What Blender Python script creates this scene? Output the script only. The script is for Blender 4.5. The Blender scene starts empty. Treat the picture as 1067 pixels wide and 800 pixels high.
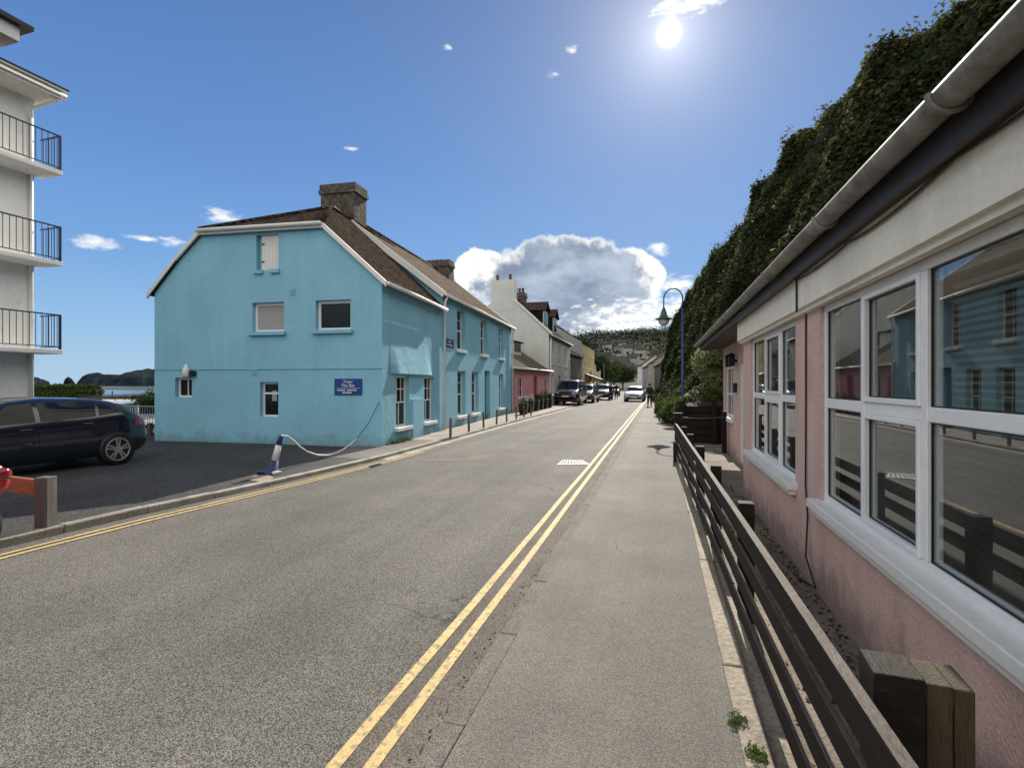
import bpy, bmesh, math, random
import numpy as np
from mathutils import Vector, Matrix
random.seed(7); RNG = np.random.default_rng(7)
sc = bpy.context.scene
COL = sc.collection
R = math.radians
PI = math.pi

# ------------------------------------------------------------------ camera model (used to survey the place)
F_PX, W_PX, H_PX, EYE = 540.0, 1067.0, 800.0, 1.6
YAW = R(15.8)
CY, SY = math.cos(YAW), math.sin(YAW)
HOR = 400.0
def ray(px, py):
    u = px - 533.5; v = HOR - py
    return Vector((u*CY - F_PX*SY, u*SY + F_PX*CY, v))
def gp(px, py, z=0.0):
    r = ray(px, py); t = (z - EYE)/r.z
    return Vector((r.x*t, r.y*t, z))
SUN_DIR = ray(697, 35).normalized()

class Frame:
    """vertical plane: s along, n outward, z up"""
    def __init__(s, o, e):
        s.o = Vector((o[0], o[1], 0)); d = Vector((e[0]-o[0], e[1]-o[1], 0)); s.L = d.length
        s.d = d.normalized(); s.n = Vector((s.d.y, -s.d.x, 0))
    def p(s, a, n, z): 
        q = s.o + s.d*a + s.n*n; return Vector((q.x, q.y, z))
    def px(s, px, py, n=0.0):
        r = ray(px, py); o = s.o + s.n*n
        t = o.dot(s.n)/Vector((r.x, r.y, 0)).dot(s.n)
        q = r*t
        return (Vector((q.x, q.y, 0))-s.o).dot(s.d), EYE + q.z

# ------------------------------------------------------------------ materials
def new_mat(name):
    m = bpy.data.materials.new(name); m.use_nodes = True
    nt = m.node_tree; b = nt.nodes['Principled BSDF']
    return m, nt, b
def N(nt, t, **k):
    n = nt.nodes.new(t)
    for a, v in k.items(): setattr(n, a, v)
    return n
def mat(name, col, rough=.65, var=.15, vscale=3.0, fine=.1, fscale=60.0, bump=0.0, bscale=60.0, spec=.4, metal=0.0, stain=None, coat=0.0, stretch=None, streak=0.0, dirt=None):
    m, nt, b = new_mat(name); L = nt.links
    tc = N(nt, 'ShaderNodeTexCoord')
    vec = tc.outputs['Object']
    if stretch:
        mp = N(nt, 'ShaderNodeMapping'); mp.inputs['Scale'].default_value = stretch
        L.new(vec, mp.inputs['Vector']); vec = mp.outputs['Vector']
    n1 = N(nt, 'ShaderNodeTexNoise'); n1.inputs['Scale'].default_value = vscale; n1.inputs['Detail'].default_value = 5
    n2 = N(nt, 'ShaderNodeTexNoise'); n2.inputs['Scale'].default_value = fscale; n2.inputs['Detail'].default_value = 3
    L.new(vec, n1.inputs['Vector']); L.new(vec, n2.inputs['Vector'])
    def rng(node, a):
        mr = N(nt, 'ShaderNodeMapRange'); mr.inputs[1].default_value = .3; mr.inputs[2].default_value = .7
        mr.inputs[3].default_value = 1-a; mr.inputs[4].default_value = 1+a
        L.new(node.outputs['Fac'], mr.inputs[0]); return mr.outputs[0]
    mu = N(nt, 'ShaderNodeMath', operation='MULTIPLY'); L.new(rng(n1, var), mu.inputs[0]); L.new(rng(n2, fine), mu.inputs[1])
    vm = N(nt, 'ShaderNodeVectorMath', operation='SCALE'); vm.inputs[0].default_value = col[:3]; L.new(mu.outputs[0], vm.inputs['Scale'])
    out = vm.outputs[0]
    if stain:
        sc_, lo, hi, scol = stain
        n3 = N(nt, 'ShaderNodeTexNoise'); n3.inputs['Scale'].default_value = sc_; n3.inputs['Detail'].default_value = 8; n3.inputs['Roughness'].default_value = .65
        L.new(vec, n3.inputs['Vector'])
        mr = N(nt, 'ShaderNodeMapRange'); mr.inputs[1].default_value = lo; mr.inputs[2].default_value = hi; L.new(n3.outputs['Fac'], mr.inputs[0])
        mx = N(nt, 'ShaderNodeMix', data_type='RGBA'); L.new(mr.outputs[0], mx.inputs[0]); L.new(out, mx.inputs[6]); mx.inputs[7].default_value = (*scol, 1)
        out = mx.outputs[2]
    if streak:
        mps = N(nt, 'ShaderNodeMapping'); mps.inputs['Scale'].default_value = (1.9, 1.9, .22); L.new(tc.outputs['Object'], mps.inputs[0])
        ns = N(nt, 'ShaderNodeTexNoise'); ns.inputs['Scale'].default_value = 1.6; ns.inputs['Detail'].default_value = 6; ns.inputs['Roughness'].default_value = .65; L.new(mps.outputs[0], ns.inputs[0])
        mrs = N(nt, 'ShaderNodeMapRange'); mrs.inputs[1].default_value = .42; mrs.inputs[2].default_value = .72; mrs.inputs[3].default_value = 1; mrs.inputs[4].default_value = 1-streak; L.new(ns.outputs['Fac'], mrs.inputs[0])
        vs_ = N(nt, 'ShaderNodeVectorMath', operation='SCALE'); L.new(out, vs_.inputs[0]); L.new(mrs.outputs[0], vs_.inputs['Scale']); out = vs_.outputs[0]
    if dirt:
        sz = N(nt, 'ShaderNodeSeparateXYZ'); L.new(tc.outputs['Object'], sz.inputs[0])
        nn = N(nt, 'ShaderNodeTexNoise'); nn.inputs['Scale'].default_value = 4; nn.inputs['Detail'].default_value = 8; nn.inputs['Roughness'].default_value = .7; L.new(tc.outputs['Object'], nn.inputs[0])
        ma = N(nt, 'ShaderNodeMath', operation='MULTIPLY_ADD'); L.new(nn.outputs['Fac'], ma.inputs[0]); ma.inputs[1].default_value = -1.1; L.new(sz.outputs[2], ma.inputs[2])
        md = N(nt, 'ShaderNodeMapRange'); md.inputs[1].default_value = -.52; md.inputs[2].default_value = -.25; md.inputs[3].default_value = .6; md.inputs[4].default_value = 0; L.new(ma.outputs[0], md.inputs[0])
        mxd = N(nt, 'ShaderNodeMix', data_type='RGBA'); L.new(md.outputs[0], mxd.inputs[0]); L.new(out, mxd.inputs[6]); mxd.inputs[7].default_value = (*dirt, 1); out = mxd.outputs[2]
    L.new(out, b.inputs['Base Color'])
    b.inputs['Roughness'].default_value = rough; b.inputs['Specular IOR Level'].default_value = spec
    b.inputs['Metallic'].default_value = metal; b.inputs['Coat Weight'].default_value = coat
    if bump:
        n4 = N(nt, 'ShaderNodeTexNoise'); n4.inputs['Scale'].default_value = bscale; n4.inputs['Detail'].default_value = 4
        L.new(vec, n4.inputs['Vector'])
        bp = N(nt, 'ShaderNodeBump'); bp.inputs['Strength'].default_value = bump; bp.inputs['Distance'].default_value = .02
        L.new(n4.outputs['Fac'], bp.inputs['Height']); L.new(bp.outputs[0], b.inputs['Normal'])
    return m
def asphalt(name, base, lo, hi, scale, tint_scale=.6, patch=.2, rough=.85, bump=.6):
    m, nt, b = new_mat(name); L = nt.links
    tc = N(nt, 'ShaderNodeTexCoord'); vec = tc.outputs['Object']
    vo = N(nt, 'ShaderNodeTexVoronoi'); vo.inputs['Scale'].default_value = scale; L.new(vec, vo.inputs['Vector'])
    rp = N(nt, 'ShaderNodeValToRGB'); e = rp.color_ramp.elements
    e[0].color = (*[c*lo for c in base], 1); e[1].color = (*[c*hi for c in base], 1)
    e[0].position = .25; e[1].position = .8
    sx = N(nt, 'ShaderNodeSeparateColor'); L.new(vo.outputs['Color'], sx.inputs[0]); L.new(sx.outputs[0], rp.inputs[0])
    n1 = N(nt, 'ShaderNodeTexNoise'); n1.inputs['Scale'].default_value = tint_scale; n1.inputs['Detail'].default_value = 7; n1.inputs['Roughness'].default_value = .6
    L.new(vec, n1.inputs['Vector'])
    mr = N(nt, 'ShaderNodeMapRange'); mr.inputs[1].default_value = .32; mr.inputs[2].default_value = .68; mr.inputs[3].default_value = 1-patch; mr.inputs[4].default_value = 1+patch
    L.new(n1.outputs['Fac'], mr.inputs[0])
    # long wheel-track wear along the street
    mp = N(nt, 'ShaderNodeMapping'); mp.inputs['Scale'].default_value = (1.3, .03, 1); L.new(vec, mp.inputs['Vector'])
    n2 = N(nt, 'ShaderNodeTexNoise'); n2.inputs['Scale'].default_value = 1.0; n2.inputs['Detail'].default_value = 3; L.new(mp.outputs[0], n2.inputs['Vector'])
    mr2 = N(nt, 'ShaderNodeMapRange'); mr2.inputs[1].default_value = .3; mr2.inputs[2].default_value = .7; mr2.inputs[3].default_value = .82; mr2.inputs[4].default_value = 1.18
    L.new(n2.outputs['Fac'], mr2.inputs[0])
    # a few dark oil spots and hairline cracks
    n3 = N(nt, 'ShaderNodeTexNoise'); n3.inputs['Scale'].default_value = 2.3; n3.inputs['Detail'].default_value = 2; L.new(vec, n3.inputs['Vector'])
    mr3 = N(nt, 'ShaderNodeMapRange'); mr3.inputs[1].default_value = .68; mr3.inputs[2].default_value = .8; mr3.inputs[3].default_value = 1; mr3.inputs[4].default_value = .72
    L.new(n3.outputs['Fac'], mr3.inputs[0])
    mu = N(nt, 'ShaderNodeMath', operation='MULTIPLY'); L.new(mr.outputs[0], mu.inputs[0]); L.new(mr2.outputs[0], mu.inputs[1])
    mu2 = N(nt, 'ShaderNodeMath', operation='MULTIPLY'); L.new(mu.outputs[0], mu2.inputs[0]); L.new(mr3.outputs[0], mu2.inputs[1])
    nd = N(nt, 'ShaderNodeTexNoise'); nd.inputs['Scale'].default_value = 3.5; nd.inputs['Detail'].default_value = 5; L.new(vec, nd.inputs['Vector'])
    dv = N(nt, 'ShaderNodeVectorMath', operation='MULTIPLY_ADD'); L.new(nd.outputs['Color'], dv.inputs[0]); dv.inputs[1].default_value = (.45, .45, 0); L.new(vec, dv.inputs[2])
    ve = N(nt, 'ShaderNodeTexVoronoi', feature='DISTANCE_TO_EDGE'); ve.inputs['Scale'].default_value = .42; L.new(dv.outputs[0], ve.inputs['Vector'])
    mk = N(nt, 'ShaderNodeMapRange'); mk.inputs[1].default_value = .0012; mk.inputs[2].default_value = .0035; mk.inputs[3].default_value = .45; mk.inputs[4].default_value = 1; L.new(ve.outputs[0], mk.inputs[0])
    ng_ = N(nt, 'ShaderNodeTexNoise'); ng_.inputs['Scale'].default_value = .7; L.new(vec, ng_.inputs['Vector'])
    gt = N(nt, 'ShaderNodeMapRange'); gt.inputs[1].default_value = .56; gt.inputs[2].default_value = .62; gt.inputs[3].default_value = 1; gt.inputs[4].default_value = 0; L.new(ng_.outputs['Fac'], gt.inputs[0])
    mm = N(nt, 'ShaderNodeMath', operation='MAXIMUM'); L.new(mk.outputs[0], mm.inputs[0]); L.new(gt.outputs[0], mm.inputs[1])
    mu3 = N(nt, 'ShaderNodeMath', operation='MULTIPLY'); L.new(mu2.outputs[0], mu3.inputs[0]); L.new(mm.outputs[0], mu3.inputs[1]); mu2 = mu3
    vm = N(nt, 'ShaderNodeVectorMath', operation='SCALE'); L.new(rp.outputs[0], vm.inputs[0]); L.new(mu2.outputs[0], vm.inputs['Scale'])
    L.new(vm.outputs[0], b.inputs['Base Color']); b.inputs['Roughness'].default_value = rough; b.inputs['Specular IOR Level'].default_value = .3
    bp = N(nt, 'ShaderNodeBump'); bp.inputs['Strength'].default_value = bump; bp.inputs['Distance'].default_value = .006
    L.new(vo.outputs['Distance'], bp.inputs['Height']); L.new(bp.outputs[0], b.inputs['Normal'])
    return m
def tiles(name, c1, c2, mortar, bw=.25, rh=.2, moss=None, rough=.75, bump=.5):
    m, nt, b = new_mat(name); L = nt.links
    tc = N(nt, 'ShaderNodeTexCoord')
    br = N(nt, 'ShaderNodeTexBrick'); br.inputs['Color1'].default_value = (*c1, 1); br.inputs['Color2'].default_value = (*c2, 1); br.inputs['Mortar'].default_value = (*mortar, 1)
    br.inputs['Scale'].default_value = 1; br.inputs['Brick Width'].default_value = bw; br.inputs['Row Height'].default_value = rh; br.inputs['Mortar Size'].default_value = .008; br.inputs['Bias'].default_value = 0
    L.new(tc.outputs['UV'], br.inputs['Vector'])
    n1 = N(nt, 'ShaderNodeTexNoise'); n1.inputs['Scale'].default_value = 2.2; n1.inputs['Detail'].default_value = 8; n1.inputs['Roughness'].default_value = .7
    L.new(tc.outputs['Object'], n1.inputs['Vector'])
    out = br.outputs['Color']
    mr = N(nt, 'ShaderNodeMapRange'); mr.inputs[1].default_value = .3; mr.inputs[2].default_value = .7; mr.inputs[3].default_value = .6; mr.inputs[4].default_value = 1.4
    L.new(n1.outputs['Fac'], mr.inputs[0])
    vm = N(nt, 'ShaderNodeVectorMath', operation='SCALE'); L.new(out, vm.inputs[0]); L.new(mr.outputs[0], vm.inputs['Scale']); out = vm.outputs[0]
    if moss:
        n3 = N(nt, 'ShaderNodeTexNoise'); n3.inputs['Scale'].default_value = 9; n3.inputs['Detail'].default_value = 6; L.new(tc.outputs['Object'], n3.inputs['Vector'])
        m3 = N(nt, 'ShaderNodeMapRange'); m3.inputs[1].default_value = .47; m3.inputs[2].default_value = .60; L.new(n3.outputs['Fac'], m3.inputs[0])
        mx = N(nt, 'ShaderNodeMix', data_type='RGBA'); L.new(m3.outputs[0], mx.inputs[0]); L.new(out, mx.inputs[6]); mx.inputs[7].default_value = (*moss, 1); out = mx.outputs[2]
    L.new(out, b.inputs['Base Color']); b.inputs['Roughness'].default_value = rough; b.inputs['Specular IOR Level'].default_value = 0
    bp = N(nt, 'ShaderNodeBump'); bp.inputs['Strength'].default_value = bump; bp.inputs['Distance'].default_value = .03
    sep = N(nt, 'ShaderNodeSeparateXYZ'); L.new(tc.outputs['UV'], sep.inputs[0])
    dv = N(nt, 'ShaderNodeMath', operation='DIVIDE'); L.new(sep.outputs[1], dv.inputs[0]); dv.inputs[1].default_value = rh
    fr = N(nt, 'ShaderNodeMath', operation='FRACT'); L.new(dv.outputs[0], fr.inputs[0])
    ad = N(nt, 'ShaderNodeMath', operation='ADD'); L.new(fr.outputs[0], ad.inputs[0]); L.new(br.outputs['Fac'], ad.inputs[1])
    iv = N(nt, 'ShaderNodeMath', operation='SUBTRACT'); iv.inputs[0].default_value = 2; L.new(ad.outputs[0], iv.inputs[1])
    L.new(iv.outputs[0], bp.inputs['Height']); L.new(bp.outputs[0], b.inputs['Normal'])
    return m
def stone(name, c1, c2, mortar, scale=4.0):
    m, nt, b = new_mat(name); L = nt.links
    tc = N(nt, 'ShaderNodeTexCoord'); vo = N(nt, 'ShaderNodeTexVoronoi'); vo.inputs['Scale'].default_value = scale; L.new(tc.outputs['Object'], vo.inputs['Vector'])
    sx = N(nt, 'ShaderNodeSeparateColor'); L.new(vo.outputs['Color'], sx.inputs[0])
    mx = N(nt, 'ShaderNodeMix', data_type='RGBA'); L.new(sx.outputs[0], mx.inputs[0]); mx.inputs[6].default_value = (*c1, 1); mx.inputs[7].default_value = (*c2, 1)
    ve = N(nt, 'ShaderNodeTexVoronoi', feature='DISTANCE_TO_EDGE'); ve.inputs['Scale'].default_value = scale; L.new(tc.outputs['Object'], ve.inputs['Vector'])
    mr = N(nt, 'ShaderNodeMapRange'); mr.inputs[1].default_value = .02; mr.inputs[2].default_value = .07; L.new(ve.outputs[0], mr.inputs[0])
    m2 = N(nt, 'ShaderNodeMix', data_type='RGBA'); L.new(mr.outputs[0], m2.inputs[0]); m2.inputs[6].default_value = (*mortar, 1); L.new(mx.outputs[2], m2.inputs[7])
    n1 = N(nt, 'ShaderNodeTexNoise'); n1.inputs['Scale'].default_value = 12; n1.inputs['Detail'].default_value = 6; L.new(tc.outputs['Object'], n1.inputs['Vector'])
    m4 = N(nt, 'ShaderNodeMapRange'); m4.inputs[1].default_value = .3; m4.inputs[2].default_value = .7; m4.inputs[3].default_value = .6; m4.inputs[4].default_value = 1.4; L.new(n1.outputs[0], m4.inputs[0])
    vm = N(nt, 'ShaderNodeVectorMath', operation='SCALE'); L.new(m2.outputs[2], vm.inputs[0]); L.new(m4.outputs[0], vm.inputs['Scale'])
    L.new(vm.outputs[0], b.inputs['Base Color']); b.inputs['Roughness'].default_value = .9
    bp = N(nt, 'ShaderNodeBump'); bp.inputs['Strength'].default_value = .7; bp.inputs['Distance'].default_value = .03; L.new(mr.outputs[0], bp.inputs['Height']); L.new(bp.outputs[0], b.inputs['Normal'])
    return m
def leafmat(name, c1, c2, c3, trans=.3, rough=.55):
    m, nt, b = new_mat(name); L = nt.links
    ge = N(nt, 'ShaderNodeNewGeometry'); tc = N(nt, 'ShaderNodeTexCoord')
    rp = N(nt, 'ShaderNodeValToRGB'); e = rp.color_ramp.elements
    e[0].color = (*c1, 1); e[1].color = (*c3, 1); k = e.new(.6); k.color = (*c2, 1)
    n1 = N(nt, 'ShaderNodeTexNoise'); n1.inputs['Scale'].default_value = .38; n1.inputs['Detail'].default_value = 6; L.new(tc.outputs['Object'], n1.inputs['Vector'])
    ad = N(nt, 'ShaderNodeMath', operation='MULTIPLY_ADD'); L.new(ge.outputs['Random Per Island'], ad.inputs[0]); ad.inputs[1].default_value = .6
    mr = N(nt, 'ShaderNodeMapRange'); mr.inputs[1].default_value = .3; mr.inputs[2].default_value = .7; mr.inputs[3].default_value = -.1; mr.inputs[4].default_value = .5
    L.new(n1.outputs[0], mr.inputs[0]); L.new(mr.outputs[0], ad.inputs[2]); L.new(ad.outputs[0], rp.inputs[0])
    L.new(rp.outputs[0], b.inputs['Base Color']); b.inputs['Roughness'].default_value = .8; b.inputs['Specular IOR Level'].default_value = .08
    tr = N(nt, 'ShaderNodeBsdfTranslucent'); L.new(rp.outputs[0], tr.inputs[0])
    ms = N(nt, 'ShaderNodeMixShader'); ms.inputs[0].default_value = trans
    L.new(b.outputs[0], ms.inputs[1]); L.new(tr.outputs[0], ms.inputs[2]); L.new(ms.outputs[0], nt.nodes['Material Output'].inputs[0])
    return m
def glass_clear(name, f0=.13, tint=(.8, .85, .85)):
    m, nt, b = new_mat(name); L = nt.links; nt.nodes.remove(b)
    ge = N(nt, 'ShaderNodeNewGeometry'); dt = N(nt, 'ShaderNodeVectorMath', operation='DOT_PRODUCT'); L.new(ge.outputs['Normal'], dt.inputs[0]); L.new(ge.outputs['Incoming'], dt.inputs[1])
    ab = N(nt, 'ShaderNodeMath', operation='ABSOLUTE'); L.new(dt.outputs['Value'], ab.inputs[0])
    om = N(nt, 'ShaderNodeMath', operation='SUBTRACT'); om.inputs[0].default_value = 1; L.new(ab.outputs[0], om.inputs[1])
    pw = N(nt, 'ShaderNodeMath', operation='POWER'); L.new(om.outputs[0], pw.inputs[0]); pw.inputs[1].default_value = 5
    fr = N(nt, 'ShaderNodeMath', operation='MULTIPLY_ADD'); L.new(pw.outputs[0], fr.inputs[0]); fr.inputs[1].default_value = 1-f0; fr.inputs[2].default_value = f0
    t = N(nt, 'ShaderNodeBsdfTransparent'); t.inputs[0].default_value = (*tint, 1)
    g = N(nt, 'ShaderNodeBsdfGlossy'); g.inputs['Roughness'].default_value = .004; g.inputs[0].default_value = (.95, .97, .97, 1)
    ms = N(nt, 'ShaderNodeMixShader'); L.new(fr.outputs[0], ms.inputs[0]); L.new(t.outputs[0], ms.inputs[1]); L.new(g.outputs[0], ms.inputs[2])
    dd = N(nt, 'ShaderNodeBsdfDiffuse'); dd.inputs[0].default_value = (.5, .48, .45, 1)
    tc = N(nt, 'ShaderNodeTexCoord'); nz = N(nt, 'ShaderNodeTexNoise'); nz.inputs['Scale'].default_value = 3; nz.inputs['Detail'].default_value = 7; L.new(tc.outputs['Object'], nz.inputs[0])
    dm = N(nt, 'ShaderNodeMapRange'); dm.inputs[1].default_value = .4; dm.inputs[2].default_value = .75; dm.inputs[3].default_value = .015; dm.inputs[4].default_value = .09; L.new(nz.outputs['Fac'], dm.inputs[0])
    md = N(nt, 'ShaderNodeMixShader'); L.new(dm.outputs[0], md.inputs[0]); L.new(ms.outputs[0], md.inputs[1]); L.new(dd.outputs[0], md.inputs[2])
    L.new(md.outputs[0], nt.nodes['Material Output'].inputs[0]); return m
def glass_dark(name, col=(.012, .015, .018), rough=.04):
    m, nt, b = new_mat(name); L = nt.links
    b.inputs['Base Color'].default_value = (*col, 1); b.inputs['Roughness'].default_value = rough; b.inputs['IOR'].default_value = 1.5; b.inputs['Specular IOR Level'].default_value = .22
    tc = N(nt, 'ShaderNodeTexCoord'); n = N(nt, 'ShaderNodeTexNoise'); n.inputs['Scale'].default_value = 1.3; L.new(tc.outputs['Object'], n.inputs[0])
    bp = N(nt, 'ShaderNodeBump'); bp.inputs['Strength'].default_value = .04; bp.inputs['Distance'].default_value = .05; L.new(n.outputs[0], bp.inputs['Height']); L.new(bp.outputs[0], b.inputs['Normal'])
    return m

M = {}
M['road'] = asphalt('road_asphalt', (.127, .119, .104), .42, 1.68, 180, .5, .2)
M['foot'] = asphalt('footway_asphalt', (.157, .146, .125), .62, 1.4, 230, .9, .18, bump=.4)
M['gutter'] = asphalt('gutter_asphalt', (.135, .116, .095), .6, 1.4, 160, 1.6, .22)
M['kerbflush'] = asphalt('worn_kerb', (.150, .138, .118), .65, 1.35, 170, 2.2, .2)
M['fore'] = asphalt('forecourt_asphalt', (.055, .054, .053), .45, 1.6, 70, .5, .25)
M['pave'] = asphalt('paving', (.29, .25, .22), .8, 1.2, 60, 1.2, .2, bump=.2)
M['kerb'] = mat('kerb_concrete', (.33, .31, .265), .85, .3, 1.7, .25, 40, bump=.3, stain=(2.5, .55, .72, (.07, .075, .05)))
M['edge'] = mat('edging_concrete', (.28, .24, .18), .85, .3, 1.5, .3, 40, bump=.5, bscale=30, stain=(3, .55, .75, (.14, .12, .09)))
M['yard'] = mat('yard_concrete', (.22, .185, .14), .9, .35, 1.4, .25, 35, bump=.4, stain=(5, .55, .7, (.09, .08, .06)))
M['yellow'] = mat('yellow_paint', (.60, .435, .18), .7, .14, 2, .2, 120, bump=.3, bscale=110, stain=(30, .50, .66, (.21, .185, .14)))
M['whitemark'] = mat('white_road_paint', (.7, .7, .66), .7, .15, 4, .2, 120, stain=(14, .58, .66, (.2, .2, .18)))
M['earth'] = mat('earth', (.11, .10, .06), .95, .3, .05, .2, 2)
M['sand'] = mat('beach_sand', (.42, .34, .24), .95, .2, .05, .05, 1)
M['blue'] = mat('turquoise_render', (.26, .55, .705), .8, .07, .8, .07, 25, bump=.35, bscale=9, stain=(1.1, .60, .82, (.225, .48, .61)), streak=.08, dirt=(.16, .28, .30))
M['bluefront'] = mat('turquoise_lime_render', (.26, .55, .705), .85, .07, .8, .07, 25, bump=.55, bscale=4.5, stain=(1.1, .60, .82, (.225, .48, .61)), streak=.08, dirt=(.16, .28, .30))
M['bluereflect'] = mat('turquoise_reflected_light', (.17, .46, .50), .8, .05, .8, .05, 25, bump=.2, bscale=9)  # turquoise meant for reflected light patches on the gable, unused
M['bluetrim'] = mat('turquoise_trim', (.23, .51, .66), .6, .06, 2, .06, 30)
M['bluedoor'] = mat('teal_door_paint', (.03, .21, .25), .5, .06, 2, .06, 30)
M['white'] = mat('white_paint', (.78, .78, .75), .5, .06, 1.5, .05, 30, stain=(2.2, .62, .85, (.5, .49, .44)))
M['upvc'] = mat('white_frame', (.86, .865, .87), .35, .04, 2, .03, 30, stain=(6, .66, .85, (.55, .54, .5)))
M['cream'] = mat('cream_board', (.92, .86, .74), .55, .06, 1.2, .05, 30, stain=(1.6, .6, .85, (.62, .56, .46)), streak=.15)
M['pinkwall'] = mat('pink_render', (.72, .50, .455), .9, .10, 1.1, .14, 60, bump=.6, bscale=55, stain=(1.8, .58, .82, (.48, .32, .28)), streak=.16, dirt=(.20, .15, .12))
M['gutterp'] = mat('grey_gutter', (.30, .28, .25), .6, .25, 1.5, .15, 20, stain=(5.5, .46, .66, (.15, .14, .12)))
M['fascia'] = mat('dark_fascia', (.035, .03, .033), .5, .2, 2, .1, 30)
M['soffit'] = mat('soffit_boards', (.09, .055, .05), .6, .2, 2, .1, 30, stretch=(12, 1, 1))
M['cable'] = mat('black_cable', (.01, .01, .01), .5, 0, 1, 0, 1)
M['wood'] = mat('dark_fence_timber', (.022, .016, .013), .75, .3, 2, .25, 30, bump=.4, bscale=30, stretch=(4, .6, 14), stain=(3, .6, .8, (.055, .045, .036)), spec=.2)
M['woodtop'] = mat('worn_sunlit_timber', (.11, .088, .07), .75, .35, 3, .3, 40, bump=.5, bscale=30, stretch=(8, 1, 8))  # weathered rail tops, with sunlight painted in as a lighter colour
M['woodgreen'] = mat('green_stained_timber', (.075, .055, .030), .8, .3, 2, .25, 30, bump=.5, bscale=20, stretch=(9, 9, .9))
M['woodgrey'] = mat('grey_weathered_timber', (.125, .118, .105), .8, .25, 3, .2, 40, bump=.4, stretch=(9, 9, 1))
M['woodorange'] = mat('orange_timber', (.27, .085, .035), .55, .4, 3, .25, 30, stretch=(2, 2, 9))
M['boll'] = mat('brown_stake', (.13, .085, .06), .8, .25, 4, .2, 40, stretch=(9, 9, 1))
M['stone'] = stone('rubble_stone', (.13, .10, .075), (.05, .042, .035), (.12, .11, .09), 6)
M['stonewall'] = stone('grey_stone_wall', (.16, .14, .12), (.07, .065, .06), (.2, .19, .17), 3.5)
M['tile1'] = tiles('brown_tiles', (.050, .036, .030), (.026, .020, .018), (.018, .014, .012), .24, .16, (.075, .062, .047))
M['tile2'] = tiles('pale_slates', (.165, .138, .112), (.115, .098, .082), (.04, .034, .03), .28, .2, (.185, .155, .118))
M['slate'] = tiles('grey_slates', (.10, .092, .088), (.07, .066, .068), (.02, .02, .02), .3, .2)
M['redslate'] = tiles('dark_red_tiles', (.10, .055, .05), (.07, .045, .042), (.02, .02, .02), .25, .16)
M['pot'] = mat('chimney_pot', (.10, .06, .045), .8, .2, 4, .1, 30)
M['pinkhouse'] = mat('deep_pink_render', (.66, .32, .37), .8, .08, 1, .06, 20, bump=.2, bscale=9)
M['pinkdoor'] = mat('dark_pink_door', (.28, .05, .09), .5, .08, 1, .06, 20)
M['greywhite'] = mat('offwhite_render', (.60, .60, .55), .8, .07, .8, .06, 20, bump=.2, bscale=8, stain=(.9, .6, .85, (.48, .48, .44)), streak=.1)
M['yellowhouse'] = mat('yellow_render', (.56, .47, .22), .8, .07, 1, .06, 20)
M['hillgrey'] = mat('shaded_render', (.36, .36, .34), .85, .12, .7, .06, 20)  # off-white render darkened to stand for shaded fronts of the hill houses
M['hillcream'] = mat('shaded_cream_render', (.40, .36, .29), .85, .12, .7, .06, 20)  # cream render darkened the same way, shade put into the colour
M['greyrender'] = mat('grey_render', (.33, .33, .34), .85, .1, .7, .06, 20)
M['aptwall'] = mat('cream_render', (.88, .865, .82), .85, .06, .7, .06, 20, bump=.2, bscale=10, stain=(1.3, .6, .9, (.50, .48, .42)), streak=.1)
M['apttrim'] = mat('apartment_trim', (.68, .67, .62), .6, .06, 1, .05, 20)
M['rail'] = mat('navy_railing', (.02, .024, .05), .4, .1, 3, .05, 20)
M['galv'] = mat('galvanised', (.28, .29, .30), .5, .1, 3, .1, 30)
M['black'] = mat('black_plastic', (.012, .012, .013), .45, .1, 4, .05, 30)
M['lampblue'] = mat('lamp_post_paint', (.025, .055, .14), .4, .15, 3, .1, 30)
M['lampgreen'] = mat('lamp_hood_paint', (.03, .10, .06), .4, .15, 3, .1, 30)
M['signblue'] = mat('sign_blue', (.012, .05, .24), .35, .05, 3, .02, 30)
M['signnavy'] = mat('sign_navy', (.015, .025, .12), .35, .05, 3, .02, 30)
M['signtext'] = mat('sign_lettering', (.8, .82, .85), .5, 0, 1, 0, 1)
M['coneblue'] = mat('cone_blue', (.012, .035, .12), .4, .15, 5, .1, 30)
M['conewhite'] = mat('cone_white', (.62, .62, .64), .45, .12, 5, .1, 30)
M['rope'] = mat('white_rope', (.75, .75, .72), .8, .1, 5, .1, 90)
M['glassc'] = glass_clear('window_glass', .17)
M['glassd'] = glass_dark('dark_window_glass')
M['glassl'] = glass_clear('lantern_glass', .05, (.95, .97, .95))
M['blind'] = mat('blind_white', (.36, .36, .35), .6, .04, 1, .02, 30)
M['room'] = mat('room_paint', (.20, .19, .18), .9, .1, 1, .05, 20)
M['interior'] = mat('dark_room', (.05, .05, .055), .9, .1, 1, .05, 20)
M['navy'] = mat('navy_car_paint', (.006, .010, .024), .22, .03, 1, 0, 1, coat=1.0, spec=.5)
M['blackcar'] = mat('black_car_paint', (.012, .014, .018), .25, .03, 1, 0, 1, coat=1.0)
M['greycar'] = mat('grey_car_paint', (.16, .17, .18), .25, .03, 1, 0, 1, coat=1.0)
M['silver'] = mat('silver_car_paint', (.62, .63, .64), .25, .03, 1, 0, 1, metal=.3, coat=1.0)
M['tyre'] = mat('tyre_rubber', (.012, .012, .012), .85, .1, 4, .1, 40)
M['alloy'] = mat('alloy_wheel', (.42, .42, .43), .35, .08, 6, .05, 30, metal=.5)
M['chrome'] = mat('chrome', (.8, .8, .8), .12, 0, 1, 0, 1, metal=1)
M['headlight'] = mat('headlamp_lens', (.55, .57, .6), .1, .05, 5, 0, 1, coat=1)
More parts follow.
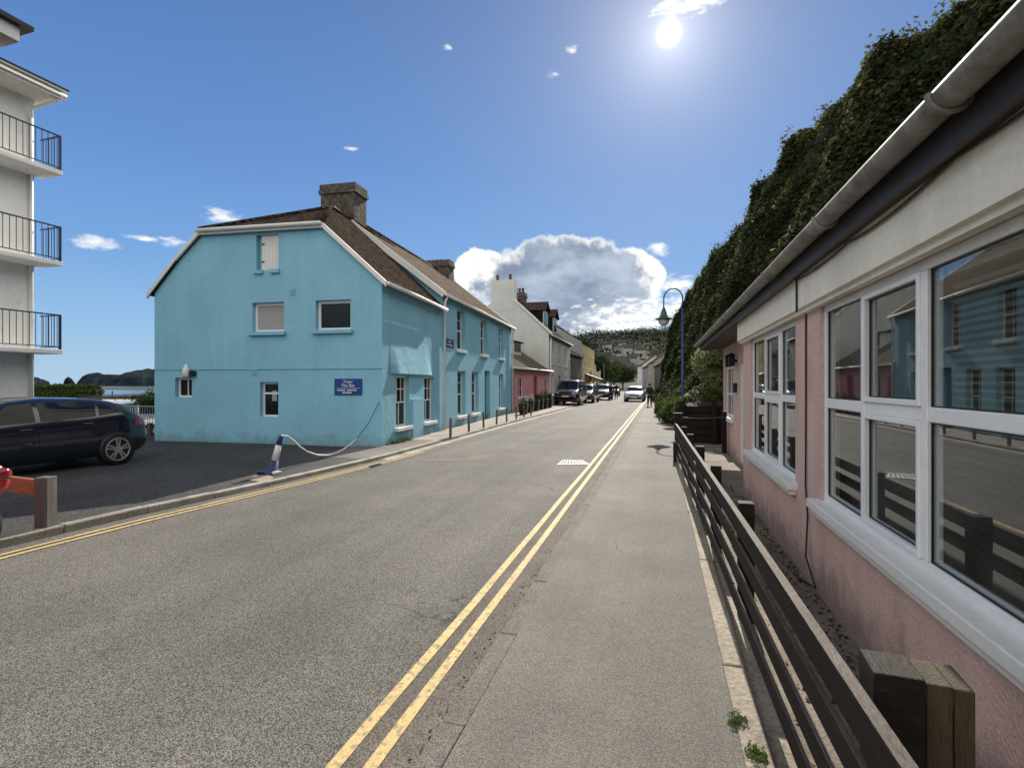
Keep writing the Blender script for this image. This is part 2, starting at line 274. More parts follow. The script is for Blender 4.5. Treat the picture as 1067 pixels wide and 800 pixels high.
M['taillight'] = mat('tail_lamp', (.25, .008, .012), .15, .05, 5, 0, 1, coat=1)
M['plate'] = mat('number_plate', (.7, .7, .68), .4, .02, 5, 0, 1)
M['redpaint'] = mat('red_scooter_paint', (.42, .006, .02), .15, .03, 1, 0, 1, coat=1)
M['skin'] = mat('skin', (.45, .27, .2), .6, .05, 6, 0, 1)
M['hair'] = mat('dark_hair', (.03, .02, .015), .7, .1, 8, .1, 60)
M['paleh'] = mat('white_cap', (.75, .73, .7), .7, .05, 8, 0, 1)
M['cloth'] = mat('dark_cloth', (.015, .016, .02), .85, .2, 6, .1, 60)
M['cloth2'] = mat('black_trousers', (.02, .02, .024), .85, .2, 6, .1, 60)
M['cloth3'] = mat('red_jacket', (.25, .03, .03), .85, .2, 6, .1, 60)
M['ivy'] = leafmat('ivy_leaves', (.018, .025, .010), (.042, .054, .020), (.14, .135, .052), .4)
M['ivyrim'] = leafmat('backlit_rim_leaves', (.045, .055, .018), (.10, .11, .035), (.22, .20, .07), .5)  # brighter, yellower leaf colour paints in the backlight along the rim
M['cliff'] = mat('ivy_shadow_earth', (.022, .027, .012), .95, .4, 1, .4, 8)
M['shrubl'] = leafmat('shrub_leaves', (.045, .072, .018), (.085, .12, .034), (.17, .19, .07), .35)
M['shrubp'] = leafmat('pale_shrub_leaves', (.11, .15, .06), (.20, .24, .11), (.36, .38, .22), .5)
M['treel'] = leafmat('tree_leaves', (.022, .04, .014), (.045, .07, .022), (.08, .10, .035), .25)
M['flower'] = leafmat('pale_flowers', (.4, .3, .35), (.6, .55, .5), (.7, .7, .65), .2)
M['grassl'] = leafmat('weed_leaves', (.05, .09, .02), (.10, .15, .04), (.20, .22, .08), .3)
M['hilltree'] = leafmat('hillside_leaves', (.010, .016, .008), (.020, .030, .012), (.040, .050, .020), .12)
M['litter'] = leafmat('dead_leaves', (.03, .02, .012), (.08, .055, .03), (.16, .12, .06), .1)
M['trunk'] = mat('bark', (.06, .045, .03), .95, .3, 3, .3, 20)
M['headland'] = mat('hazy_headland_wood', (.018, .025, .030), 1.0, .4, .02, .3, .3, spec=.0)  # blue-grey tone puts distance haze into the colour of the wooded headland
M['rock'] = mat('headland_rock', (.05, .045, .035), .95, .4, .03, .3, .4)
M['hill'] = mat('hill_scrub', (.018, .025, .011), 1.0, .4, .06, .3, .6)
M['flag1'] = mat('salmon_cloth', (.62, .25, .18), .8, .05, 3, .05, 30)
M['flag2'] = mat('cream_cloth', (.70, .60, .45), .8, .05, 3, .05, 30)
M['awn'] = mat('blue_grey_awning', (.18, .22, .28), .7, .08, 3, .05, 30)
def seamat():
    m, nt, b = new_mat('sea_water'); L = nt.links
    b.inputs['Base Color'].default_value = (.035, .075, .10, 1); b.inputs['Roughness'].default_value = .12
    tc = N(nt, 'ShaderNodeTexCoord'); mp = N(nt, 'ShaderNodeMapping'); mp.inputs['Scale'].default_value = (.25, .06, 1); L.new(tc.outputs['Object'], mp.inputs[0])
    n = N(nt, 'ShaderNodeTexNoise'); n.inputs['Scale'].default_value = 1; n.inputs['Detail'].default_value = 5; L.new(mp.outputs[0], n.inputs[0])
    bp = N(nt, 'ShaderNodeBump'); bp.inputs['Strength'].default_value = .35; bp.inputs['Distance'].default_value = .5; L.new(n.outputs[0], bp.inputs['Height']); L.new(bp.outputs[0], b.inputs['Normal'])
    return m
M['sea'] = seamat()

# ------------------------------------------------------------------ scene graph helpers
def root_loc(o):
    v = Vector((0, 0, 0))
    while o is not None:
        v = v + o.location; o = o.parent
    return v
def tag(o, label=None, cat=None, group=None, kind=None):
    if label: o['label'] = label
    if cat: o['category'] = cat
    if group: o['group'] = group
    if kind: o['kind'] = kind
    return o
def thing(name, label, cat, loc=(0, 0, 0), group=None):
    o = bpy.data.objects.new(name, None); COL.objects.link(o); o.location = loc; o.empty_display_size = .2
    return tag(o, label, cat, group)
class MB:
    def __init__(s): s.v = []; s.f = []; s.uv = []; s.m = []
    def add(s, vs, fs, uvs=None, mi=0):
        b = len(s.v); s.v.extend([tuple(x) for x in vs])
        for i, f in enumerate(fs):
            s.f.append([b+k for k in f]); s.uv.append(uvs[i] if uvs else None); s.m.append(mi)
        return s
    def quad(s, a, b, c, d, mi=0):
        a, b, c, d = map(Vector, (a, b, c, d)); w = (b-a).length; h = (d-a).length
        return s.add([a, b, c, d], [[0, 1, 2, 3]], [[(0, 0), (w, 0), (w, h), (0, h)]], mi)
    def hexa(s, p, mi=0):   # 8 points: bottom 4 ccw, top 4 ccw
        return s.add(p, [[3, 2, 1, 0], [4, 5, 6, 7], [0, 1, 5, 4], [1, 2, 6, 5], [2, 3, 7, 6], [3, 0, 4, 7]], None, mi)
    def box(s, c, d, rz=0.0, mi=0, tilt=None):
        x, y, z = d[0]/2, d[1]/2, d[2]/2; m = Matrix.Rotation(rz, 3, 'Z')
        if tilt is not None: m = m @ tilt
        p = [Vector(c)+m @ Vector(q) for q in ((-x, -y, -z), (x, -y, -z), (x, y, -z), (-x, y, -z), (-x, -y, z), (x, -y, z), (x, y, z), (-x, y, z))]
        return s.hexa(p, mi)
    def fbox(s, F, s0, s1, n0, n1, z0, z1, mi=0):  # box on a frame; n0<n1
        p = [F.p(s0, n1, z0), F.p(s1, n1, z0), F.p(s1, n0, z0), F.p(s0, n0, z0), F.p(s0, n1, z1), F.p(s1, n1, z1), F.p(s1, n0, z1), F.p(s0, n0, z1)]
        return s.hexa(p, mi)
    def beam(s, a, b, w, h, up=(0, 0, 1), mi=0):   # bar from a to b
        a, b = Vector(a), Vector(b); d = (b-a).normalized(); u = Vector(up); x = d.cross(u).normalized(); u = x.cross(d).normalized()
        x *= w/2; u *= h/2
        return s.hexa([a-x-u, a+x-u, b+x-u, b-x-u, a-x+u, a+x+u, b+x+u, b-x+u], mi)
    def prism(s, poly, vec, mi=0):   # closed polygon extruded
        n = len(poly); a = [Vector(p) for p in poly]; b = [p+Vector(vec) for p in a]
        s.add(a+b, [list(range(n))[::-1], list(range(n, 2*n))] + [[i, (i+1) % n, n+(i+1) % n, n+i] for i in range(n)], None, mi)
        return s
    def slab(s, poly, th, udir, mi=0):   # roof slab with uv in metres; poly ccw from above
        a = [Vector(p) for p in poly]; n = len(a)
        nr = (a[1]-a[0]).cross(a[2]-a[0]).normalized()
        if nr.z < 0: a = a[::-1]; nr = -nr
        u = Vector(udir).normalized(); w = nr.cross(u)
        b = [p-nr*th for p in a]
        uv = [((p-a[0]).dot(u), (p-a[0]).dot(w)) for p in a]
        fs = [list(range(n)), list(range(n, 2*n))[::-1]] + [[i, n+i, n+(i+1) % n, (i+1) % n] for i in range(n)]
        uvs = [uv, uv[::-1]] + [[(0, 0)]*4]*n
        return s.add(a+b, fs, uvs, mi)
    def tube(s, pts, r, k=8, cap=True, mi=0):
        pts = [Vector(p) for p in pts]; n = len(pts); rs = r if isinstance(r, (list, tuple)) else [r]*n
        vs = []; pu = None
        for i, p in enumerate(pts):
            d = (pts[min(i+1, n-1)]-pts[max(i-1, 0)]).normalized()
            if pu is None:
                pu = d.orthogonal().normalized()
            pu = (pu-d*pu.dot(d)).normalized(); q = d.cross(pu)
            for j in range(k):
                a = 2*PI*j/k; vs.append(p+pu*math.cos(a)*rs[i]+q*math.sin(a)*rs[i])
        fs = [[i*k+j, i*k+(j+1) % k, (i+1)*k+(j+1) % k, (i+1)*k+j] for i in range(n-1) for j in range(k)]
        if cap: fs += [list(range(k))[::-1], list(range((n-1)*k, n*k))]
        return s.add(vs, fs, None, mi)
    def lathe(s, prof, c=(0, 0, 0), k=16, axis='Z', mi=0):
        c = Vector(c); vs = []; n = len(prof)
        for r, h in prof:
            for j in range(k):
                a = 2*PI*j/k; x, y = r*math.cos(a), r*math.sin(a)
                vs.append(c+(Vector((x, y, h)) if axis == 'Z' else Vector((h, x, y))))
        fs = [[i*k+j, i*k+(j+1) % k, (i+1)*k+(j+1) % k, (i+1)*k+j] for i in range(n-1) for j in range(k)]
        fs += [list(range(k))[::-1], list(range((n-1)*k, n*k))]
        return s.add(vs, fs, None, mi)
    def build(s, name, mats, parent=None, smooth=False, bevel=0.0):
        me = bpy.data.meshes.new(name); off = root_loc(parent) if parent else Vector((0, 0, 0))
        me.from_pydata([(x-off.x, y-off.y, z-off.z) for x, y, z in s.v], [], s.f)
        uvl = me.uv_layers.new(name='UVMap'); i = 0; data = [0.0]*(2*len(me.loops))
        for f, uv in zip(s.f, s.uv):
            for k in range(len(f)):
                if uv: data[2*i], data[2*i+1] = uv[k]
                i += 1
        uvl.data.foreach_set('uv', data)
        mats = mats if isinstance(mats, (list, tuple)) else [mats]
        for m in mats: me.materials.append(M[m] if isinstance(m, str) else m)
        for p, mi in zip(me.polygons, s.m): p.material_index = mi; p.use_smooth = smooth
        bm = bmesh.new(); bm.from_mesh(me); bmesh.ops.recalc_face_normals(bm, faces=bm.faces); bm.to_mesh(me); bm.free()
        o = bpy.data.objects.new(name, me); COL.objects.link(o)
        if parent: o.parent = parent
        if bevel:
            b = o.modifiers.new('bevel', 'BEVEL'); b.width = bevel; b.segments = 2; b.limit_method = 'ANGLE'
        return o
def struct(name, mb, m, kind='structure'):
    o = mb.build(name, m); o['kind'] = kind; return o
def copy_tree(o, parent=None):
    c = o.copy(); COL.objects.link(c)
    c.parent = parent
    for ch in list(o.children): copy_tree(ch, c)
    return c
def lettering(txt, F, s, n, z, size, m, parent, align='CENTER'):
    cu = bpy.data.curves.new('lettering', 'FONT'); cu.body = txt; cu.size = size; cu.align_x = align; cu.extrude = .002
    tmp = bpy.data.objects.new('lettering_curve', cu); COL.objects.link(tmp)
    me = bpy.data.meshes.new_from_object(tmp.evaluated_get(bpy.context.evaluated_depsgraph_get()))
    bpy.data.objects.remove(tmp); bpy.data.curves.remove(cu); me.materials.clear(); me.materials.append(M[m]); me.name = 'lettering'
    o = bpy.data.objects.new('lettering', me); COL.objects.link(o); o.parent = parent
    mw = Matrix(((F.d.x, 0, F.n.x), (F.d.y, 0, F.n.y), (0, 1, 0))).to_4x4()
    p = F.p(s, n, z) - root_loc(parent); mw.translation = p; o.matrix_local = mw
    return o

# ------------------------------------------------------------------ foliage
def leaf_obj(name, P, Nr, size, m, parent=None, jit=.8, asp=.36, flat=False):
    n = len(P); P = np.asarray(P, float); Nr = np.asarray(Nr, float)
    Nr = Nr + RNG.normal(0, jit, (n, 3)); Nr /= np.linalg.norm(Nr, axis=1)[:, None]+1e-9
    t = RNG.normal(0, 1, (n, 3)); t -= Nr*np.sum(t*Nr, 1)[:, None]; t /= np.linalg.norm(t, axis=1)[:, None]+1e-9
    b = np.cross(Nr, t); sz = (size*RNG.uniform(.55, 1.45, n))[:, None]
    v = np.empty((n, 4, 3))
    v[:, 0] = P - t*sz*.5; v[:, 1] = P + b*sz*asp + Nr*sz*.08; v[:, 2] = P + t*sz*.5; v[:, 3] = P - b*sz*asp + Nr*sz*.08
    me = bpy.data.meshes.new(name); off = np.array(root_loc(parent)) if parent else np.zeros(3)
    v = (v.reshape(-1, 3)-off)
    me.vertices.add(4*n); me.vertices.foreach_set('co', v.ravel())
    me.loops.add(4*n); me.loops.foreach_set('vertex_index', np.arange(4*n))
    me.polygons.add(n); me.polygons.foreach_set('loop_start', np.arange(0, 4*n, 4)); me.polygons.foreach_set('loop_total', np.full(n, 4))
    me.update(); me.materials.append(M[m])
    o = bpy.data.objects.new(name, me); COL.objects.link(o)
    if parent: o.parent = parent
    return o
def blob_leaves(blobs, n, shell=.35):
    """points near the surface of ellipsoid blobs [(c, r)]"""
    P, Q = [], []
    vol = np.array([r[0]*r[1]+r[1]*r[2]+r[0]*r[2] for c, r in blobs]); cnt = (vol/vol.sum()*n).astype(int)
    for (c, r), k in zip(blobs, cnt):
        d = RNG.normal(0, 1, (k, 3)); d /= np.linalg.norm(d, axis=1)[:, None]
        rad = 1-np.abs(RNG.normal(0, shell, k)); rad = np.clip(rad, .1, 1.15)
        P.append(np.array(c)+d*np.array(r)*rad[:, None]); Q.append(d)
    return np.vstack(P), np.vstack(Q)
def fbm(x, y, seed=0, oct=5, base=1.0):
    r = np.random.default_rng(seed); o = np.zeros_like(np.asarray(x, float)); a = 1.0; f = base
    for i in range(oct):
        for k in range(3):
            th = r.uniform(0, 2*PI); ph = r.uniform(0, 2*PI)
            o = o + a*np.sin((x*np.cos(th)+y*np.sin(th))*f*r.uniform(.8, 1.25)+ph)/3
        a *= .55; f *= 1.9
    return o
def shrub(name, label, blobs, n, size, m, stems=None, group=None, cat='shrub'):
    c = blobs[0][0]; t = thing(name, label, cat, (c[0], c[1], 0), group)
    P, Q = blob_leaves(blobs, n); ok = P[:, 2] > .01
    leaf_obj('foliage', P[ok], Q[ok], size, m, t)
    mb = MB()
    for (cc, rr) in blobs[:5]:
        mb.tube([(c[0]+random.uniform(-.1, .1), c[1]+random.uniform(-.1, .1), -.02), (cc[0], cc[1], cc[2])], [.03, .012], 6)
    mb.build('stem', 'trunk', t)
    return t
def tree(name, label, x, y, z, h, r, n, size, m='treel', group=None):
    t = thing(name, label, 'tree', (x, y, z), group)
    mb = MB(); top = Vector((x+random.uniform(-.3, .3), y, z+h*.8))
    mb.tube([(x, y, z-.2), (x, y, z+h*.3), top], [h*.035, h*.027, h*.008], 7)
    blobs = []
    for i in range(9):
        a = i*2.4; rr = r*random.uniform(.35, .8); hz = z+h*random.uniform(.45, .88)
        c = (x+math.cos(a)*rr, y+math.sin(a)*rr, hz); blobs.append((c, (r*random.uniform(.35, .55),)*3))
        mb.tube([(x, y, z+h*random.uniform(.25, .45)), c], [h*.014, h*.004], 5)
    mb.build('trunk', 'trunk', t)
    P, Q = blob_leaves(blobs, n, .4); leaf_obj('crown', P, Q, size, m, t)
    return t

# ------------------------------------------------------------------ building helpers
def wall_open(mb, F, s0, s1, z0, top, holes, rd=.18, n=0.0, mi=0):
    """wall face at n with rectangular holes (s0,s1,z0,z1) and their reveals; top = z or polyline [(s,z)..]"""
    tp = [(s0, top), (s1, top)] if isinstance(top, (int, float)) else top
    def zt(s):
        for (a, za), (b, zb) in zip(tp, tp[1:]):
            if a-1e-6 <= s <= b+1e-6: return za+(zb-za)*(s-a)/(b-a)
        return tp[-1][1]
    ss = sorted({round(x, 5) for x in [s0, s1]+[p[0] for p in tp]+[h[0] for h in holes]+[h[1] for h in holes] if s0-1e-6 <= x <= s1+1e-6})
    zs = sorted({round(x, 5) for x in [z0]+[h[2] for h in holes]+[h[3] for h in holes]})
    for a, b in zip(ss, ss[1:]):
        lim = min(zt(a), zt(b)); cz = [z for z in zs if z < lim-1e-4]
        for i, c in enumerate(cz):
            last = i == len(cz)-1; d = None if last else cz[i+1]
            mid = ((a+b)/2, (c+(d if d else lim))/2)
            if any(h[0] < mid[0] < h[1] and h[2] < mid[1] < h[3] for h in holes): continue
            if last: mb.quad(F.p(a, n, c), F.p(b, n, c), F.p(b, n, zt(b)), F.p(a, n, zt(a)), mi)
            else: mb.quad(F.p(a, n, c), F.p(b, n, c), F.p(b, n, d), F.p(a, n, d), mi)
    for h in holes:
        a, b, c, d = h[:4]
        mb.quad(F.p(a, n, c), F.p(a, n, d), F.p(a, n-rd, d), F.p(a, n-rd, c), mi)
        mb.quad(F.p(b, n, c), F.p(b, n-rd, c), F.p(b, n-rd, d), F.p(b, n, d), mi)
        mb.quad(F.p(a, n, d), F.p(b, n, d), F.p(b, n-rd, d), F.p(a, n-rd, d), mi)
        mb.quad(F.p(a, n, c), F.p(a, n-rd, c), F.p(b, n-rd, c), F.p(b, n, c), mi)
def window(F, h, parent, n=-.12, cols=(), rows=(), fw=.055, bar=.025, fm='upvc', gm='glassd', sill=None, sash=False, backing=None):
    """frame (the part), pane and sill (sub-parts). cols/rows: fractions of bars; (f, width) allowed"""
    a, b, c, d = h[:4]; a += .003; b -= .003; c += .003; d -= .003; mb = MB()
    mb.fbox(F, a, a+fw, n-.03, n+.03, c, d); mb.fbox(F, b-fw, b, n-.03, n+.03, c, d)
    mb.fbox(F, a+fw, b-fw, n-.031, n+.029, c, c+fw); mb.fbox(F, a+fw, b-fw, n-.031, n+.029, d-fw, d)
    zc = sorted([c+fw, d-fw]+[c+(d-c)*(r[0] if isinstance(r, tuple) else r) for r in rows])
    for r in rows:
        f, w = r if isinstance(r, tuple) else (r, bar)
        z = c+(d-c)*f; mb.fbox(F, a+fw, b-fw, n-.024, n+.024, z-w/2, z+w/2)
    for q in cols:
        f, w, lo, hi = (q if isinstance(q, tuple) and len(q) == 4 else ((q[0], q[1], 0, 1) if isinstance(q, tuple) else (q, bar, 0, 1)))
        x = a+(b-a)*f; mb.fbox(F, x-w/2, x+w/2, n-.02, n+.02, max(c+fw, c+(d-c)*lo), min(d-fw, c+(d-c)*hi))
    o = mb.build('window', fm, parent)
    p = MB(); p.fbox(F, a+fw*.5, b-fw*.5, n-.006, n, c+fw*.5, d-fw*.5); p.build('pane', gm, o)
    if sill:
        sn, sh, sm = sill; q = MB(); q.fbox(F, a-.07, b+.07, n+.03, sn, c-sh-.003, c+.004); q.build('sill', sm, o, bevel=.008)
    return o
def chimney(F, s, n, z0, z1, ws, wn, m, parent, pots=0, cap=True, capm=None):
    mb = MB(); mb.fbox(F, s-ws/2, s+ws/2, n-wn/2, n+wn/2, z0, z1)
    if cap:
        mb.fbox(F, s-ws/2-.06, s+ws/2+.06, n-wn/2-.06, n+wn/2+.06, z1-.28, z1-.14); mb.fbox(F, s-ws/2-.03, s+ws/2+.03, n-wn/2-.03, n+wn/2+.03, z1-.14+.002, z1+.06)
    o = mb.build('chimney', m, parent)
    for i in range(pots):
        q = MB(); c = F.p(s, n+(i-(pots-1)/2)*wn*.55/max(1, pots-1) if pots > 1 else n, z1); q.lathe([(.12, 0), (.11, .1), (.1, .38), (.125, .4), (.125, .46), (.09, .46)], c, 12); q.build('chimney_pot', 'pot', o, True)
    return o
def body_rest(mb, F, L, depth, z0, zt, mi=0, left=True, right=True):
    """back and side walls of a simple house (front is F)"""
    mb.quad(F.p(L, -depth, z0), F.p(0, -depth, z0), F.p(0, -depth, zt), F.p(L, -depth, zt), mi)
def gable_side(mb, F, s, depth, z0, ze, zr, mi=0):
    mb.add([F.p(s, 0, z0), F.p(s, -depth, z0), F.p(s, -depth, ze), F.p(s, -depth/2, zr), F.p(s, 0, ze)], [[0, 1, 2, 3, 4]], None, mi)
def gable_roof(F, s0, s1, depth, ze, zr, m, parent, oh=.15, th=.09, name='roof'):
    mb = MB(); k = (zr-ze)/(depth/2)
    mb.slab([F.p(s0, oh, ze-k*oh+.02), F.p(s1, oh, ze-k*oh+.02), F.p(s1, -depth/2, zr+.02), F.p(s0, -depth/2, zr+.02)], th, F.d)
    mb.slab([F.p(s0, -depth/2, zr+.021), F.p(s1, -depth/2, zr+.021), F.p(s1, -depth-oh, ze-k*oh+.02), F.p(s0, -depth-oh, ze-k*oh+.02)], th, F.d)
    mb.tube([F.p(s0, -depth/2, zr+.03), F.p(s1, -depth/2, zr+.03)], .09, 8)
    return mb.build(name, m, parent)

# ================================================================== THE SETTING
def bx(y):
    if y < 50: return 0.0
    if y < 90: return -.0016*(y-50)**2
    return -2.56-.128*(y-90)
def interp(tab, y):
    ys = [t[0] for t in tab]; xs = [t[1] for t in tab]; return float(np.interp(y, ys, xs))
KL = [(-40, -6.5), (3.5, -6.28), (5, -6.2), (6.7, -6.0), (10, -5.78), (19, -5.9), (33, -5.85), (140, -5.85)]
KR = [(-40, -.99), (140, -.99)]
def kl(y): return interp(KL, y)+bx(y)
def kr(y): return interp(KR, y)+bx(y)
YS = [-40, -20, -8, -3, 0, 2, 3.5, 5, 6.7, 8, 10, 13, 16, 19, 24, 30, 36, 42, 48]+list(range(52, 141, 4))
RZ = -.03; PZ = .03
def strip(mb, fa, fb, z, ys=YS):
    for a, b in zip(ys, ys[1:]): mb.quad((fa(a), a, z), (fb(a), a, z), (fb(b), b, z), (fa(b), b, z))
    return mb
# land sheet, terrace, beach, sea
g = MB(); EZ = -.12
g.add([(-36, -400, EZ), (3000, -400, EZ), (3000, 12.5, EZ), (-36, 12.5, EZ)], [[0, 1, 2, 3]])
g.add([(-14.2, 12.5, EZ), (3000, 12.5, EZ), (3000, 6000, EZ), (-14.2, 6000, EZ)], [[0, 1, 2, 3]])
struct('ground', g, 'earth')
g = MB(); TZ = -.45
g.add([(-36, 12.5, TZ), (-14.2, 12.5, TZ), (-14.2, 6000, TZ), (-36, 6000, TZ)], [[0, 1, 2, 3]])
g.add([(-36, 12.5, TZ-.5), (-14.2, 12.5, TZ-.5), (-14.2, 12.5, EZ), (-36, 12.5, EZ)], [[0, 1, 2, 3]])
struct('lower_car_park', g, 'fore')
g = MB()
bxs = [-36, -42, -60, -100, -150, -175, -260]; bzs = [-1.1, -1.9, -2.2, -2.6, -2.9, -3.08, -3.6]
for i in range(6):
    for y0, y1 in ((-400, 0), (0, 200), (200, 600), (600, 2500)):
        g.quad((bxs[i+1], y0, bzs[i+1]), (bxs[i], y0, bzs[i]), (bxs[i], y1, bzs[i]), (bxs[i+1], y1, bzs[i+1]))
struct('beach', g, 'sand')
g = MB(); g.add([(-36, -400, TZ-.02), (-36, 6000, TZ-.02), (-36, 6000, -2.5), (-36, -400, -2.5)], [[0, 1, 2, 3]]); struct('sea_wall_face', g, 'stonewall')
g = MB(); g.add([(-40000, -9000, -3), (-60, -9000, -3), (-60, 40000, -3), (-40000, 40000, -3)], [[0, 1, 2, 3]]); struct('sea', g, 'sea')
# headlands across the bay
def headland(px0, px1, prof, dist, name):
    """ridge silhouette measured at a real distance, with real depth"""
    mb = MB(); n = 60; pts = []
    for i in range(n+1):
        px = px0+(px1-px0)*i/n; py = float(np.interp(px, [p[0] for p in prof], [p[1] for p in prof])); py -= random.uniform(0, .7)
        r = ray(px, HOR); r = Vector((r.x, r.y, 0)); k = dist/r.length; c = r*k
        h = (HOR-py)/math.hypot(px-533.5, F_PX)*dist; dn = r.normalized()
        pts.append((c, max(h, .2), dn))
    rows = [(-.0, -3.2, 0), (25, None, .45), (70, None, .8), (140, None, 1.0), (260, None, .6), (420, -3.2, 0)]
    vs = []
    for (c, h, dn) in pts:
        for dd, z, k in rows:
            q = c+dn*(dd+ (random.uniform(-8, 8) if z is None else 0)); vs.append((q.x, q.y, z if z is not None else h*k*random.uniform(.93, 1.05)))
    m = len(rows); fs = [[i*m+j, (i+1)*m+j, (i+1)*m+j+1, i*m+j+1] for i in range(n) for j in range(m-1)]
    mb.add(vs, fs); return struct(name, mb, 'headland')
headland(80, 420, [(80, 398.2), (84, 392), (92, 387), (100, 386.5), (112, 388.5), (125, 388), (135, 384.5), (145, 383), (165, 382), (250, 378), (420, 384)], 1500, 'headland')
headland(66, 78, [(66, 398), (68, 393), (71, 391), (75, 393.5), (78, 398)], 1300, 'islet')
headland(-60, 52, [(-60, 390), (20, 391), (40, 392.5), (47, 395), (52, 398)], 1700, 'headland')

# road, gutter strips, footways
struct('road', strip(MB(), lambda y: kl(y)-.02, lambda y: kr(y)+.02, RZ), 'road')
struct('gutter_strip', strip(MB(), lambda y: kr(y)-.31, lambda y: kr(y)-.001, RZ+.004), 'gutter')
ys2 = [y for y in YS if y >= 10]
struct('channel_strip', strip(MB(), lambda y: kl(y)+.0, lambda y: kl(y)+.27, RZ+.004, ys2), 'kerb')
def yl(fx, y0, y1, w=.062, step=1.2):
    ys = list(np.arange(y0, y1, step))+[y1]; mb = MB(); off = [random.uniform(-.006, .006) for _ in ys]
    for (a, oa), (b, ob) in zip(zip(ys, off), list(zip(ys, off))[1:]):
        mb.quad((fx(a)-w/2+oa, a, RZ+.008), (fx(a)+w/2+oa, a, RZ+.008), (fx(b)+w/2+ob, b, RZ+.008), (fx(b)-w/2+ob, b, RZ+.008))
    return mb
for off in (-.335, -.185):
    tag(yl(lambda y: kr(y)+off, -6, 56).build('yellow_line', 'yellow'), kind='structure')
for off in (.25, .375):
    tag(yl(lambda y: kl(y)+off, -6, 11.4, .055).build('yellow_line', 'yellow'), kind='structure')
# white hatch mark on the road beside the yellow lines
mb = MB()
pts = [gp(580, 484.5, RZ), gp(617, 484.2, RZ), gp(608, 479.8, RZ), gp(586, 479.3, RZ)]
for i in range(9):
    f0, f1 = i/9, i/9+.062
    a = pts[0].lerp(pts[1], f0); b = pts[0].lerp(pts[1], f1); c = pts[3].lerp(pts[2], f1); d = pts[3].lerp(pts[2], f0)
    for q in (a, b, c, d): q.z = RZ+.006
    mb.quad(a, b, c, d)
for e0, e1 in ((0, .13), (.9, 1)):
    a = pts[0].lerp(pts[3], e0); b = pts[1].lerp(pts[2], e0); c = pts[1].lerp(pts[2], e1); d = pts[0].lerp(pts[3], e1)
    for q in (a, b, c, d): q.z = RZ+.0095
    mb.quad(a, b, c, d)
struct('road_marking', mb, 'whitemark')
mb = MB(); pq = [gp(*q, PZ) for q in ((258, 500), (276, 502.5), (286, 497.5), (279, 494.5), (266, 495.5))]
for q in pq: q.z = PZ+.003
mb.add(pq, [[0, 1, 2, 3, 4]]); struct('concrete_patch', mb, 'edge')
mb = MB(); gq = [gp(*q, RZ) for q in ((383, 486.2), (394, 483.2), (399, 483.9), (388, 487.2))]
for q in gq: q.z = RZ+.012
mb.add(gq, [[0, 1, 2, 3]])
for i in range(6):
    u0, u1 = i/6+.04, i/6+.11
    a_ = gq[0].lerp(gq[1], u0); b_ = gq[0].lerp(gq[1], u1); c_ = gq[3].lerp(gq[2], u1); d_ = gq[3].lerp(gq[2], u0)
    for q in (a_, b_, c_, d_): q.z = RZ+.018
    mb.quad(a_, b_, c_, d_)
tag(mb.build('gully_grate', 'tyre'), 'dark iron gully grate set in the road by the far kerb', 'drain cover')
mb = MB(); pq = [gp(*q, RZ) for q in ((436, 480.5), (497, 480), (524, 473.5), (470, 473.6))]
for q in pq: q.z = RZ+.003
mb.add(pq, [[0, 1, 2, 3]]); struct('road_patch', mb, 'kerbflush')
# long pale reinstatement seam on the far lane
mb = MB()
for (a, b) in (((485, 487), (620, 433)), ((440, 478), (520, 473))):
    p, q = gp(*a, RZ), gp(*b, RZ); dd = (q-p).normalized().cross(Vector((0, 0, 1)))*.011
    for t in (p, q): t.z = RZ+.005
    mb.quad(p-dd, p+dd, q+dd, q-dd)
struct('road_seam', mb, 'foot')
# right footway (nearly flush), kerb line, edging and yard
def rf(y): return interp([(-40, .36), (12, .36), (20, .9), (30, .8), (36, .4), (50, .4), (140, .8)], y)+bx(y)
mb = strip(MB(), lambda y: kr(y)+.12, rf, 0.0)
struct('footway', mb, 'foot')
mb = MB(); kbs = list(np.arange(-6, 60, .92))
for a, b in zip(kbs, kbs[1:]):
    mb.box(((kr(a)+kr(b))/2+.06+random.uniform(-.006, .006), (a+b)/2, -.064+random.uniform(-.002, .002)), (.117, b-a-.003, .124), 0)
o = struct('kerb', mb, 'kerbflush')
b_ = o.modifiers.new('bevel', 'BEVEL'); b_.width = .006; b_.segments = 2
mb = strip(MB(), lambda y: kr(y)+.0, lambda y: kr(y)+.13, -.02, list(np.arange(-6, 61, 3))); struct('kerb_joint', mb, 'cable')
mb = MB(); es = list(np.arange(-6, 12.6, 1.83))
for a, b in zip(es, es[1:]): mb.box((.415+random.uniform(-.008, .008), (a+b)/2, -.03), (.12, b-a-.014, .09))
o = struct('edging', mb, 'edge'); b_ = o.modifiers.new('bevel', 'BEVEL'); b_.width = .012; b_.segments = 2
mb = MB(); mb.quad((.35, -8, -.035), (7, -8, -.035), (7, 15.2, -.035), (.35, 15.2, -.035)); struct('yard', mb, 'yard')
mb = MB(); mb.quad((.474, -8, -.02), (.62, -8, -.02), (.56, 12.4, -.02), (.474, 12.4, -.02)); struct('verge_strip', mb, 'edge')
